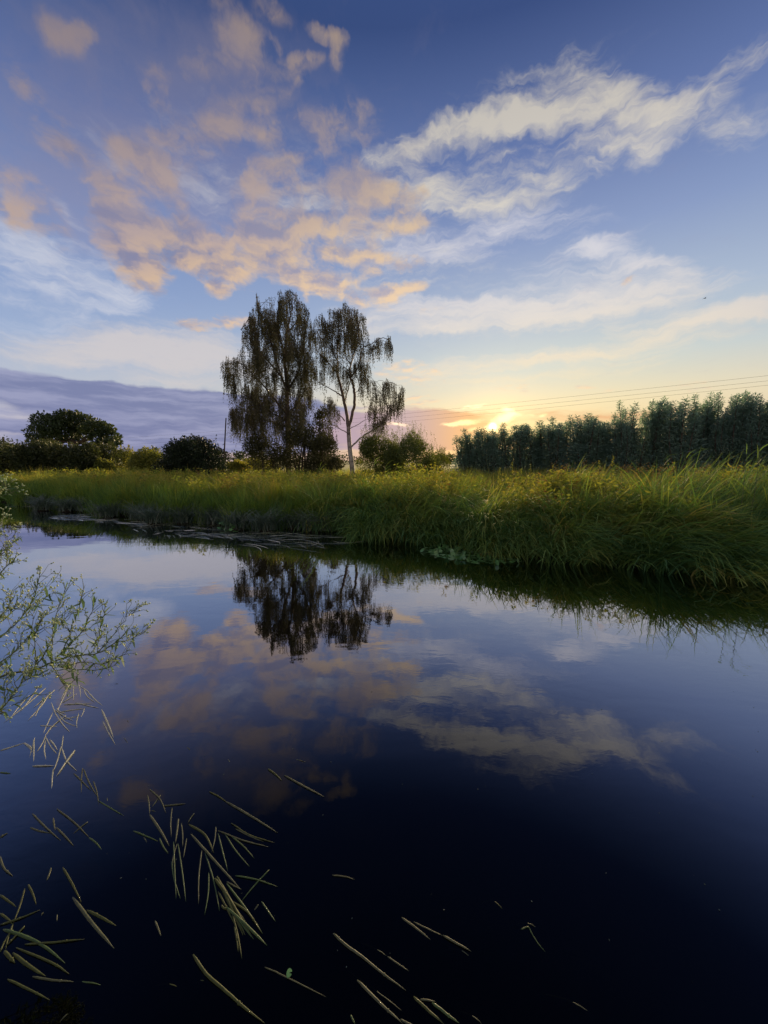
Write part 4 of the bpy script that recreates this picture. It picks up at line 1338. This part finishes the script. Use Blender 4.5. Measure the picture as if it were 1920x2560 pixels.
for (yl, yr, lb) in [(1095, 939, 'uppermost of the three overhead wires above the willow row'), (1103, 952, 'middle of the three overhead wires above the willow row'), (1112, 963, 'lowest of the three overhead wires above the willow row')]:
    A, B = at_y(306, yl, 117.0), at_y(1920, yr, 34.0)
    d = B - A
    s = np.linspace(-.35, 1.35, 41)
    P = A + d * s[:, None]
    P[:, 2] -= .55 * 4 * (s * (1 - s))
    a = Acc()
    tube(a, P, np.where(s < .5, .013, .009), 4)
    tag(a.build('overhead_wire', M['wire'], None, True, loc=P[20]), lb, 'wire', 'overhead wires')

c = at_y(1762, 746, 60.0)
bd = thing('bird', c, 'tiny dark bird high in the right of the sky', 'bird')
a = Acc()
tube(a, [c + (-.16, 0, 0), c + (-.08, 0, .02), c + (.05, 0, .02), c + (.14, 0, .03), c + (.19, 0, .03)], [.01, .045, .055, .035, .008], 7)
a.build('body', M['bird'], bd, True)
for s in (-1, 1):
    a = Acc()
    a.add([c + (-.05, 0, .03), c + (.07, 0, .03), c + (.05, s * .2, .09), c + (-.06, s * .2, .09), c + (-.02, s * .38, .03)], [(0, 1, 2, 3)], [(3, 2, 4)])
    a.build('wing', M['bird'], bd)

# ================================================================== floating cut reeds in the near water
E4 = lambda x, y: (x / 1.8433, 1850 + y / 1.8433)
E5 = lambda x, y: (600 + x / 1.8433, 2050 + y / 1.8433)
E3 = lambda x, y: (x / 2.183, 1180 + y / 2.183)
ORD = ['first', 'second', 'third', 'fourth', 'fifth', 'sixth', 'seventh', 'eighth', 'ninth', 'tenth', 'eleventh']
KIND = {'p': ('stalk_pale', 'pale'), 'g': ('stalk_green', 'green'), 'o': ('stalk_olive', 'olive')}


def floating(f, pts, kind, wpx, group, label, sink=0.0, mat=None):
    q = [at_z(*f(x, y), 0.0) for x, y in pts]
    L = sum(np.linalg.norm(q[i_ + 1] - q[i_]) for i_ in range(len(q) - 1))
    mid = q[len(q) // 2]
    px_m = FPX / (np.linalg.norm(mid - (0, 0, CAM_Z)))           # photo pixels per metre there
    r_ = max(.0018, 0.20 * wpx / 1.8433 / px_m)
    q = np.array(q)
    if len(q) == 2:
        bow = np.cross(unit(q[1] - q[0]), (0, 0, 1)) * rng.normal(0, .03) * L
        q = np.array([q[0], (q[0] + q[1]) / 2 + bow, q[1]])
    q = smooth_line(q, 5)
    s = np.linspace(0, 1, len(q))
    q[:, 2] = .002 + rng.uniform(-.3, .5) * r_ - sink * (np.abs(s - .8) ** 1.5) + rng.normal(0, .0006, len(q))
    rad = r_ * np.interp(s, [0, .06, .4, .8, 1], [.45, .95, 1.0, .7, .12])
    c = q.mean(0)
    a = Acc()
    tube(a, q, rad, 6)
    # a node ring part of the way along, as reed culms have
    j = int(rng.integers(2, max(3, len(q) - 3)))
    dj = unit(q[min(j + 1, len(q) - 1)] - q[j])
    tube(a, [q[j] - dj * r_ * .8, q[j], q[j] + dj * r_ * .8], [r_ * .9, r_ * 1.25, r_ * .9], 6)
    mn = mat or KIND[kind][0]
    o = a.build('cut_reed', M[mn], None, True, loc=c)
    tag(o, label, 'cut reed', group)
    return o


def cluster(f, segs, group, label, w=8.0, mat=None):
    made = []
    for sg in segs:
        kind = 'p'
        ww = w
        sink = 0.0
        pts = []
        it = list(sg)
        if isinstance(it[-1], str):
            fl = it.pop()
            kind = fl[0] if fl[0] in 'pgo' else 'p'
            if 't' in fl: ww = w * 1.6
            if 'd' in fl: sink = .05; ww = w * .8
        pts = [(it[i_], it[i_ + 1]) for i_ in range(0, len(it), 2)]
        made.append((floating(f, pts, kind, ww, group, label, sink, mat if kind == 'p' else None), kind, pts))
    # name each by its colour and its place in its own small group
    for kd, word in (('p', 'pale'), ('g', 'green'), ('o', 'olive')):
        row = sorted([(np.mean([q_[0] for q_ in p_]), o_) for o_, k_, p_ in made if k_ == kd], key=lambda q_: q_[0])
        if len(made) < 2 or len(row) > 11:
            continue
        for i_, (_x, o_) in enumerate(row):
            place = 'only' if len(row) == 1 else 'leftmost' if i_ == 0 else 'rightmost' if i_ == len(row) - 1 else ORD[i_] + ' from the left'
            o_['label'] = ('%s %s reed, %s' % (place, word, group) if place in ('only', 'leftmost', 'rightmost') else '%s reed, %s, among %s' % (word, place, group))


# (x, y) pairs traced on an enlargement; p pale, g green, o olive, t thick, d half sunken
cluster(E3, [(390, 1150, 330, 1250), (430, 1160, 440, 1230), (400, 1165, 400, 1250), (440, 1170, 505, 1235), (270, 1210, 150, 1360), (300, 1190, 180, 1290), (220, 1385, 310, 1390), (310, 1290, 360, 1320), (320, 1320, 420, 1390), (350, 1270, 500, 1265), (430, 1320, 420, 1400),
             (460, 1290, 440, 1340), (250, 1180, 20, 1370), (360, 1330, 240, 1450), (340, 1260, 420, 1210), (300, 1300, 400, 1360), (330, 1310, 470, 1290), (280, 1260, 340, 1380), (210, 1170, 110, 1310), (160, 1220, 60, 1340), (240, 1240, 190, 1340), (370, 1180, 300, 1330), (350, 1350, 440, 1330), (315, 1340, 380, 1420), (290, 1310, 235, 1430), (410, 1260, 540, 1290), (455, 1180, 520, 1260), (250, 1440, 200, 1530), (190, 1450, 160, 1560), (250, 1450, 310, 1540), (345, 1440, 320, 1560), (130, 1480, 180, 1530)],
        'pale tangle of reeds under the overhanging plant', 'pale cut reed in the tangle on the water under the overhanging plant', 7, 'stalk_wet')
cluster(E3, [(490, 1210, 560, 1275), (555, 1300, 590, 1380, 620, 1455, 'pt'), (560, 1360, 630, 1490)], 'pale reeds right of the tangle', 'pale broken reed at the right edge of the tangle, pointing down right', 8, 'stalk_wet')
cluster(E3, [(640, 1400, 700, 1485, 'd'), (680, 1330, 705, 1370, 'd'), (1000, 1490, 1040, 1520, 'd'), (590, 1160, 650, 1155, 'd')], 'faint sunken reeds beside the tangle', 'short faint sunken reed in the cloud reflection', 6)
cluster(E4, [(0, 50, 110, 15), (110, 15, 150, 45), (155, 0, 155, 100), (210, 0, 212, 90), (150, 122, 250, 120), (280, 35, 245, 150), (345, 50, 260, 170, 't'), (245, 130, 238, 225), (230, 0, 265, 50), (285, 40, 355, 145), (0, 150, 50, 155, 'g')],
        'crossed reeds below the tangle', 'pale cut reed of the crossed group below the tangle at left', 9, 'stalk_wet')
cluster(E4, [(340, 155, 420, 235), (380, 130, 375, 245), (385, 135, 455, 270), (430, 190, 455, 300), (455, 282, 570, 350, 'g'), (496, 235, 496, 285, 'd')], 'reeds in a downward zigzag', 'cut reed of the zigzag that runs down right from the crossed group', 9)
cluster(E4, [(150, 342, 280, 465), (140, 405, 235, 430), (245, 360, 255, 420), (260, 405, 340, 490), (262, 320, 410, 450), (410, 450, 468, 505, 'g'), (405, 378, 338, 432)], 'loose reeds left of the middle cluster', 'pale cut reed in the loose group left of the middle cluster', 10)
cluster(E4, [(690, 228, 765, 338), (680, 255, 690, 345), (690, 345, 740, 420, 780, 490, 't'), (735, 455, 775, 525, 'g'), (750, 305, 855, 295), (740, 255, 700, 310), (615, 420, 730, 468, 'g'), (610, 410, 680, 478, 'd'), (665, 320, 720, 330, 'd')], 'reeds at the upper left of the middle cluster', 'cut reed at the upper left of the middle cluster', 10)
cluster(E4, [(793, 310, 790, 450), (822, 365, 808, 480, 't'), (835, 385, 842, 495), (860, 455, 845, 545), (815, 480, 793, 605), (800, 470, 805, 600, 812, 735, 'g'), (820, 480, 840, 610, 857, 748, 'g'), (790, 560, 832, 735, 'g'), (895, 340, 865, 385)], 'upright looking reeds of the middle cluster', 'cut reed lying straight towards the viewer in the middle cluster', 9)
cluster(E4, [(870, 390, 985, 520, 'ot'), (880, 435, 1000, 570, 1110, 690, 't'), (930, 510, 915, 760), (995, 400, 975, 520), (1005, 430, 1050, 605, 'g'), (945, 520, 985, 650, 1012, 790, 'g'), (962, 615, 943, 810, 'g'), (1045, 655, 1112, 690)], 'long reeds of the middle cluster', 'long cut reed crossing the middle cluster above the bent bundle', 10)
cluster(E4, [(965, 240, 1055, 295, 'o'), (1040, 285, 1160, 355, 1280, 430, 't'), (1065, 385, 1265, 475, 'o'), (1085, 410, 1215, 470), (1005, 420, 1120, 465, 1240, 495), (1035, 430, 1150, 585, 'g'), (1065, 445, 1172, 548, 'g'), (1085, 628, 1180, 645, 1280, 678, 'g'), (1240, 600, 1170, 675, 1110, 750, 'g'), (1205, 745, 1270, 838, 'g'), (1190, 760, 1172, 785)],
        'reeds fanning right from the middle cluster', 'cut reed of the fan pointing right from the middle cluster', 10)
cluster(E4, [(1000, 630, 1060, 760, 1120, 900, 'ot'), (1010, 650, 1090, 790, 1165, 915, 'ot'), (1045, 665, 1140, 790, 1210, 895, 'g'), (1040, 770, 1140, 860, 1230, 948, 'gt'), (1085, 810, 1170, 920, 'g'), (1015, 655, 1060, 750, 1100, 860, 'o'), (1070, 800, 1095, 900, 1115, 1010, 'o'), (1020, 765, 1050, 780, 'o'), (990, 640, 1080, 760, 'ot'), (1060, 740, 1205, 890, 'o'), (1030, 690, 1140, 850, 'o'), (1005, 700, 1080, 850, 'o'), (1075, 820, 1130, 900, 'o'), (1080, 860, 1098, 980, 'o')],
        'bent olive bundle of reeds', 'olive reed in the thick bent bundle, right of the middle cluster', 13)
cluster(E4, [(1235, 135, 1300, 190, 'ot')], None, 'short olive reed scrap at the upper end of the lone long reed', 9)
cluster(E4, [(1310, 165, 1400, 215, 1495, 265, 't')], None, 'lone long pale reed in the reflected cloud, far right of the tangle', 9)
cluster(E4, [(1300, 50, 1415, 105, 'd'), (1040, 65, 1060, 105, 'd'), (840, 20, 875, 42, 'd')], 'faint sunken reeds in the reflected cloud', 'faint sunken reed in the darker part of the reflected cloud', 8)
cluster(E4, [(1530, 625, 1590, 632, 1635, 645)], None, 'thin pale reed alone on the dark water right of the bundle', 8)
cluster(E4, [(235, 592, 215, 650), (130, 668, 167, 760, 'o'), (115, 685, 60, 850, 'o'), (0, 855, 90, 825, 185, 785, 'o'), (60, 850, 25, 970, 'o'), (115, 860, 20, 960, 'o'), (15, 875, 110, 905, 200, 950, 300, 1030, 'gt'), (115, 945, 250, 935, 390, 920, 'o'), (75, 960, 240, 1030, 320, 1082, 'o'), (60, 985, 130, 1040, 210, 1090, 'ot'), (150, 1092, 340, 1115), (270, 1090, 470, 1130, 'gd'), (35, 1105, 130, 1150, 230, 1200, 'o'), (0, 715, 75, 770, 'o'), (0, 540, 60, 630), (0, 450, 35, 430), (0, 980, 60, 870, 'o'), (20, 975, 70, 1030, 'ot'), (0, 800, 60, 850, 'o'), (205, 775, 190, 810, 'd'), (275, 750, 262, 840, 'd')],
        'olive reeds in the lower left corner', 'olive reed of the crossed heap in the lower left corner', 11)
cluster(E4, [(290, 590, 330, 660, 375, 750, 'o')], None, 'dark upper reed of the long pair right of the lower left heap', 12)
cluster(E4, [(335, 725, 430, 850, 525, 960, 't')], None, 'thick pale reed slanting down right beside the lower left heap', 12)
cluster(E4, [(400, 785, 470, 820, 535, 857, 'ot')], None, 'short olive reed right of the thick slanting pale one', 10)
cluster(E4, [(715, 835, 742, 905)], None, 'short pale reed floating upright below the middle cluster', 11)
cluster(E4, [(395, 1165, 330, 1240, 265, 1309, 'd'), (720, 1100, 820, 1138, 'od'), (895, 1095, 945, 1110, 'od')], 'faint reeds near the bottom', 'faint half sunken reed near the bottom of the dark water', 9)
cluster(E4, [(890, 992, 950, 1080, 1030, 1150, 1120, 1230, 1220, 1309, 'ot')], None, 'longest thick olive reed running to the bottom edge', 12)
cluster(E4, [(1220, 1050, 1270, 1070, 1330, 1100, 1420, 1145, 1505, 1187)], None, 'pale thin reed with a small round leaf beside it', 8)
cluster(E5, [(745, 450, 810, 498, 878, 552, 't')], None, 'thick pale reed lying against a thinner one on the dark water', 9)
cluster(E5, [(800, 470, 870, 505, 935, 535), (935, 535, 1000, 572, 1065, 608, 't')], 'thin reed beside the thick pale one', 'frayed thin reed running right of the thick pale one', 9)
cluster(E5, [(960, 565, 1060, 630, 'd'), (1270, 455, 1365, 495, 'd'), (1110, 360, 1160, 365, 1215, 415, 'od'), (1390, 770, 1500, 820, 1620, 890, 'd'), (1010, 850, 1115, 940, 'd'), (560, 540, 680, 630, 'd'), (500, 670, 570, 735, 650, 805, 760, 890, 'd')], 'dim sunken reeds on the right', 'dim sunken reed in the dark water near the bottom right', 9)
cluster(E5, [(1295, 505, 1328, 495, 1345, 525, 1375, 572, 1408, 610, 'g')], None, 'folded yellow green stalk farthest right on the dark water', 9)
cluster(E5, [(430, 525, 490, 580, 560, 630, 665, 715, 765, 787, 't')], None, 'longest thick pale reed near the bottom middle', 11)
cluster(E5, [(680, 630, 730, 665, 778, 697)], None, 'short pale reed above the longest thick pale one', 9)
cluster(E5, [(540, 740, 640, 840, 750, 940, 't'), (800, 815, 870, 880, 940, 940, 'ot'), (885, 845, 950, 895, 1010, 940, 'gt'), (830, 830, 900, 840), (510, 900, 530, 940, 'g'), (740, 920, 800, 945)], 'reeds cut by the bottom edge', 'cut reed running off the bottom edge in the middle', 11)

# little round leaf by the thin reed
q = at_z(*E4(1333, 1080), 0.0)
o = bpy.data.objects.new('floating_leaf', pad_me[2])
COL.objects.link(o)
o.location = (q[0], q[1], .008)
o.scale = (.012, .018, .02)
tag(o, 'tiny round olive leaf floating beside the pale thin reed', 'leaf')

# ================================================================== the plant that reaches in from the left
E6 = lambda x, y: (x / 4.366, 1400 + y / 4.366)


def aster(name, base, shoots, label, dens=1.0):
    th = thing(name, base, label, 'plant', 'branching plants reaching in from the left bank')
    al, ab = Acc(), Acc()
    for sh in shoots:
        pts, D0, D1, r0, top, = sh[:5]
        rootp = sh[5] if len(sh) > 5 else None
        q = [at_y(*E6(x, y), D0 + (D1 - D0) * i_ / max(1, len(pts) - 1)) for i_, (x, y) in enumerate(pts)]
        if rootp is not None:
            q = [np.asarray(base, float), np.asarray(rootp, float)] + q
        line = smooth_line(q, 6)
        line[1:-1] += rng.normal(0, .0016, (len(line) - 2, 3))
        a = Acc()
        tube(a, line, np.linspace(r0 * .85, r0 * .28, len(line)), 6)
        a.build('branch', M['aster_stem'], th, True)
        # narrow leaves along the branch
        seg = np.linalg.norm(np.diff(line, axis=0), axis=1)
        cum = np.concatenate([[0], np.cumsum(seg)])
        vis0 = 0.0 if rootp is None else cum[12] * .8
        n = int((cum[-1] - vis0) * 75 * dens)
        s = np.sort(rng.uniform(vis0, cum[-1], n))
        P = np.stack([np.interp(s, cum, line[:, k_]) for k_ in range(3)], 1)
        tg = unit(np.gradient(line, axis=0))
        T = np.stack([np.interp(s, cum, tg[:, k_]) for k_ in range(3)], 1)
        d = unit(T * .35 + rdir(n) * .9)
        Lf = rng.uniform(.024, .072, n)
        # two-segment curved leaf
        blades(al, P, Lf, np.arctan2(d[:, 1], d[:, 0]), np.arccos(np.clip(d[:, 2], -1, 1)), np.arccos(np.clip(d[:, 2], -1, 1)) + rng.normal(.35, .4, n), Lf * .21, 3, np.clip(rng.normal(.42, .2, n), 0, 1))
        # side twigs carrying bud heads, closer to the tip
        nt = int((cum[-1] - vis0) * 32 * dens * top)
        f = rng.uniform(0, 1, nt) ** .6
        s = vis0 + f * (cum[-1] - vis0)
        P = np.stack([np.interp(s, cum, line[:, k_]) for k_ in range(3)], 1)
        T = np.stack([np.interp(s, cum, tg[:, k_]) for k_ in range(3)], 1)
        twg = Acc()
        for p_, t_ in zip(P, T):
            l_ = rng.uniform(.03, .085)
            dd = unit(t_ * .7 + rdir(1)[0] * .75 + (0, 0, .35))
            e = p_ + dd * l_
            tube(twg, [p_, p_ + dd * l_ * .55 + rng.normal(0, .004, 3), e], (.0013, .0008), 4, cap=False)
            for _ in range(int(rng.integers(2, 6))):
                d2 = unit(dd + rdir(1)[0] * .8)
                e2 = e + d2 * rng.uniform(.006, .022)
                tube(twg, [e, e2], (.0008, .0006), 3, cap=False)
                budhead(ab, e2, d2, rng.uniform(.0028, .0062))
        if nt:
            twg.build('side_twigs', M['aster_stem'], th)['kind'] = 'stuff'
    al.build('foliage', M['aster_leaf'], th)['kind'] = 'stuff'
    ab.build('flower_buds', M['aster_bud'], th)['kind'] = 'stuff'
    return th


def budhead(acc, p, d, r_):
    """a small urn: ring, wider ring, tuft tip"""
    s = unit(np.cross(d, (0.31, .5, .81)))
    t_ = np.cross(d, s)
    a = np.linspace(0, 6.283, 5, endpoint=False)
    ring = np.cos(a)[:, None] * s + np.sin(a)[:, None] * t_
    v = np.vstack([p[None], p + d * r_ * .9 + ring * r_ * .75, p + d * r_ * 2.1 + ring * r_ * .6, (p + d * r_ * 2.5)[None]])
    k = np.arange(5)
    k2 = (k + 1) % 5
    acc.add(v, np.stack([1 + k, 1 + k2, 6 + k2, 6 + k], 1), np.vstack([np.stack([0 * k, 1 + k2, 1 + k], 1), np.stack([11 + 0 * k, 6 + k, 6 + k2], 1)]), np.clip(rng.normal(.5, .25), 0, 1))


BASE1 = np.array([-2.55, 1.25, float(ground_h(np.array(-2.55), np.array(1.25))) - .03])
R1 = np.array([-2.45, 1.5, .95])
R2 = np.array([-2.5, 1.55, 1.05])
S1 = [
    ([(-60, 1300), (120, 1235), (380, 1195), (560, 1120), (800, 1050), (1060, 1020), (1260, 900), (1420, 740)], 1.65, 1.80, .0065, 1.1, R1),
    ([(1060, 1020), (1200, 860), (1330, 700), (1440, 560)], 1.76, 1.84, .003, 1.9), ([(1260, 900), (1400, 870), (1560, 800)], 1.78, 1.80, .0025, 1.6),
    ([(560, 1130), (575, 900), (580, 720), (640, 520), (720, 300)], 1.70, 1.80, .0035, 1.2), ([(600, 1080), (760, 930), (900, 770), (1000, 560), (1060, 400)], 1.70, 1.76, .0035, 1.1),
    ([(640, 1040), (740, 880), (780, 720)], 1.70, 1.66, .0025, 1.2), ([(820, 650), (870, 480), (930, 270)], 1.72, 1.74, .0025, 1.2), ([(780, 720), (820, 650)], 1.66, 1.72, .0025, .5),
    ([(1080, 830), (1120, 660), (1160, 470)], 1.78, 1.8, .0025, 1.4), ([(1060, 1020), (1080, 830)], 1.77, 1.78, .002, .8),
    ([(700, 1180), (860, 1120), (1000, 1125), (1150, 1130), (1290, 1060), (1400, 980)], 1.72, 1.80, .003, 1.1), ([(700, 1180), (900, 1195), (1080, 1200), (1240, 1150), (1330, 1070)], 1.72, 1.74, .0028, 1.0),
    ([(440, 1100), (520, 960), (600, 800), (700, 640)], 1.69, 1.64, .003, 1.1), ([(390, 1170), (385, 1000), (380, 820), (430, 760)], 1.68, 1.66, .003, 1.2),
    ([(560, 1150), (640, 1270), (700, 1330), (780, 1340), (840, 1260)], 1.70, 1.66, .003, 1.0),
    ([(640, 1140), (740, 1180), (760, 1080), (850, 1060)], 1.70, 1.68, .003, 2.4), ([(250, 1215), (330, 1270), (370, 1180), (420, 1130)], 1.67, 1.64, .003, 2.4), ([(1000, 950), (1060, 880)], 1.76, 1.72, .003, 2.4)]
aster('aster_plant', BASE1, S1, 'leafy budding plant whose long branch reaches over the water from the left edge')

BASE2 = np.array([-2.7, 1.1, float(ground_h(np.array(-2.7), np.array(1.1))) - .03])
S2 = [
    ([(-120, 900), (0, 840), (200, 660), (340, 480), (400, 330), (430, 180)], 1.75, 1.9, .0055, 1.5, R2), ([(380, 420), (470, 330), (580, 240)], 1.85, 1.88, .0022, 1.6), ([(300, 540), (420, 480), (540, 370)], 1.83, 1.8, .002, 1.3),
    ([(-120, 1220), (0, 1130), (180, 980), (340, 810), (470, 640), (520, 540)], 1.6, 1.72, .005, 1.3, R1), ([(340, 810), (360, 640), (380, 500)], 1.67, 1.7, .002, 1.2),
    ([(-100, 700), (0, 620), (100, 490), (130, 330)], 1.85, 1.95, .004, 1.5, R2), ([(-60, 700), (40, 660), (120, 560), (200, 420)], 1.8, 1.8, .003, 1.3), ([(-40, 400), (30, 450), (60, 560)], 1.9, 1.9, .002, 1.2),
    ([(-100, 1700), (0, 1640), (120, 1500), (240, 1340), (330, 1290), (440, 1250)], 1.5, 1.6, .0045, 1.0, R1), ([(130, 1590), (240, 1540), (360, 1470), (420, 1450)], 1.5, 1.52, .002, .9), ([(60, 1570), (40, 1420), (60, 1300)], 1.52, 1.55, .002, 1.2), ([(190, 1420), (150, 1320), (140, 1240)], 1.56, 1.58, .002, 1.0)]
aster('aster_plant', BASE2, S2, 'upright shoots of budding plant at the left edge, above and below the long branch')

BASE3 = np.array([-3.0, 1.3, float(ground_h(np.array(-3.0), np.array(1.3))) - .03])
R3 = np.array([-2.75, 1.75, 1.2])
S3 = [([(-180, 320), (-60, 220), (0, 150), (80, 60), (160, 10)], 2.1, 2.15, .004, 1.5, R3), ([(0, 150), (60, 70), (80, -60), (60, -140)], 2.1, 2.2, .0025, 1.5), ([(-120, 40), (0, -60), (60, -180), (160, -260)], 2.15, 2.25, .003, 1.3, R3),
      ([(-100, -700), (-20, -740), (60, -790), (40, -850)], 2.3, 2.35, .003, 2.0, R3), ([(-80, -680), (0, -690), (90, -720), (130, -730)], 2.3, 2.3, .0025, 2.0), ([(-100, -200), (-20, -300), (10, -420), (60, -470)], 2.2, 2.3, .003, 1.5, R3), ([(0, -60), (100, -120), (150, -200), (240, -240)], 2.15, 2.2, .002, 1.2)]
aster('aster_plant', BASE3, S3, 'topmost budding shoots at the left edge, in front of the pale water weed')
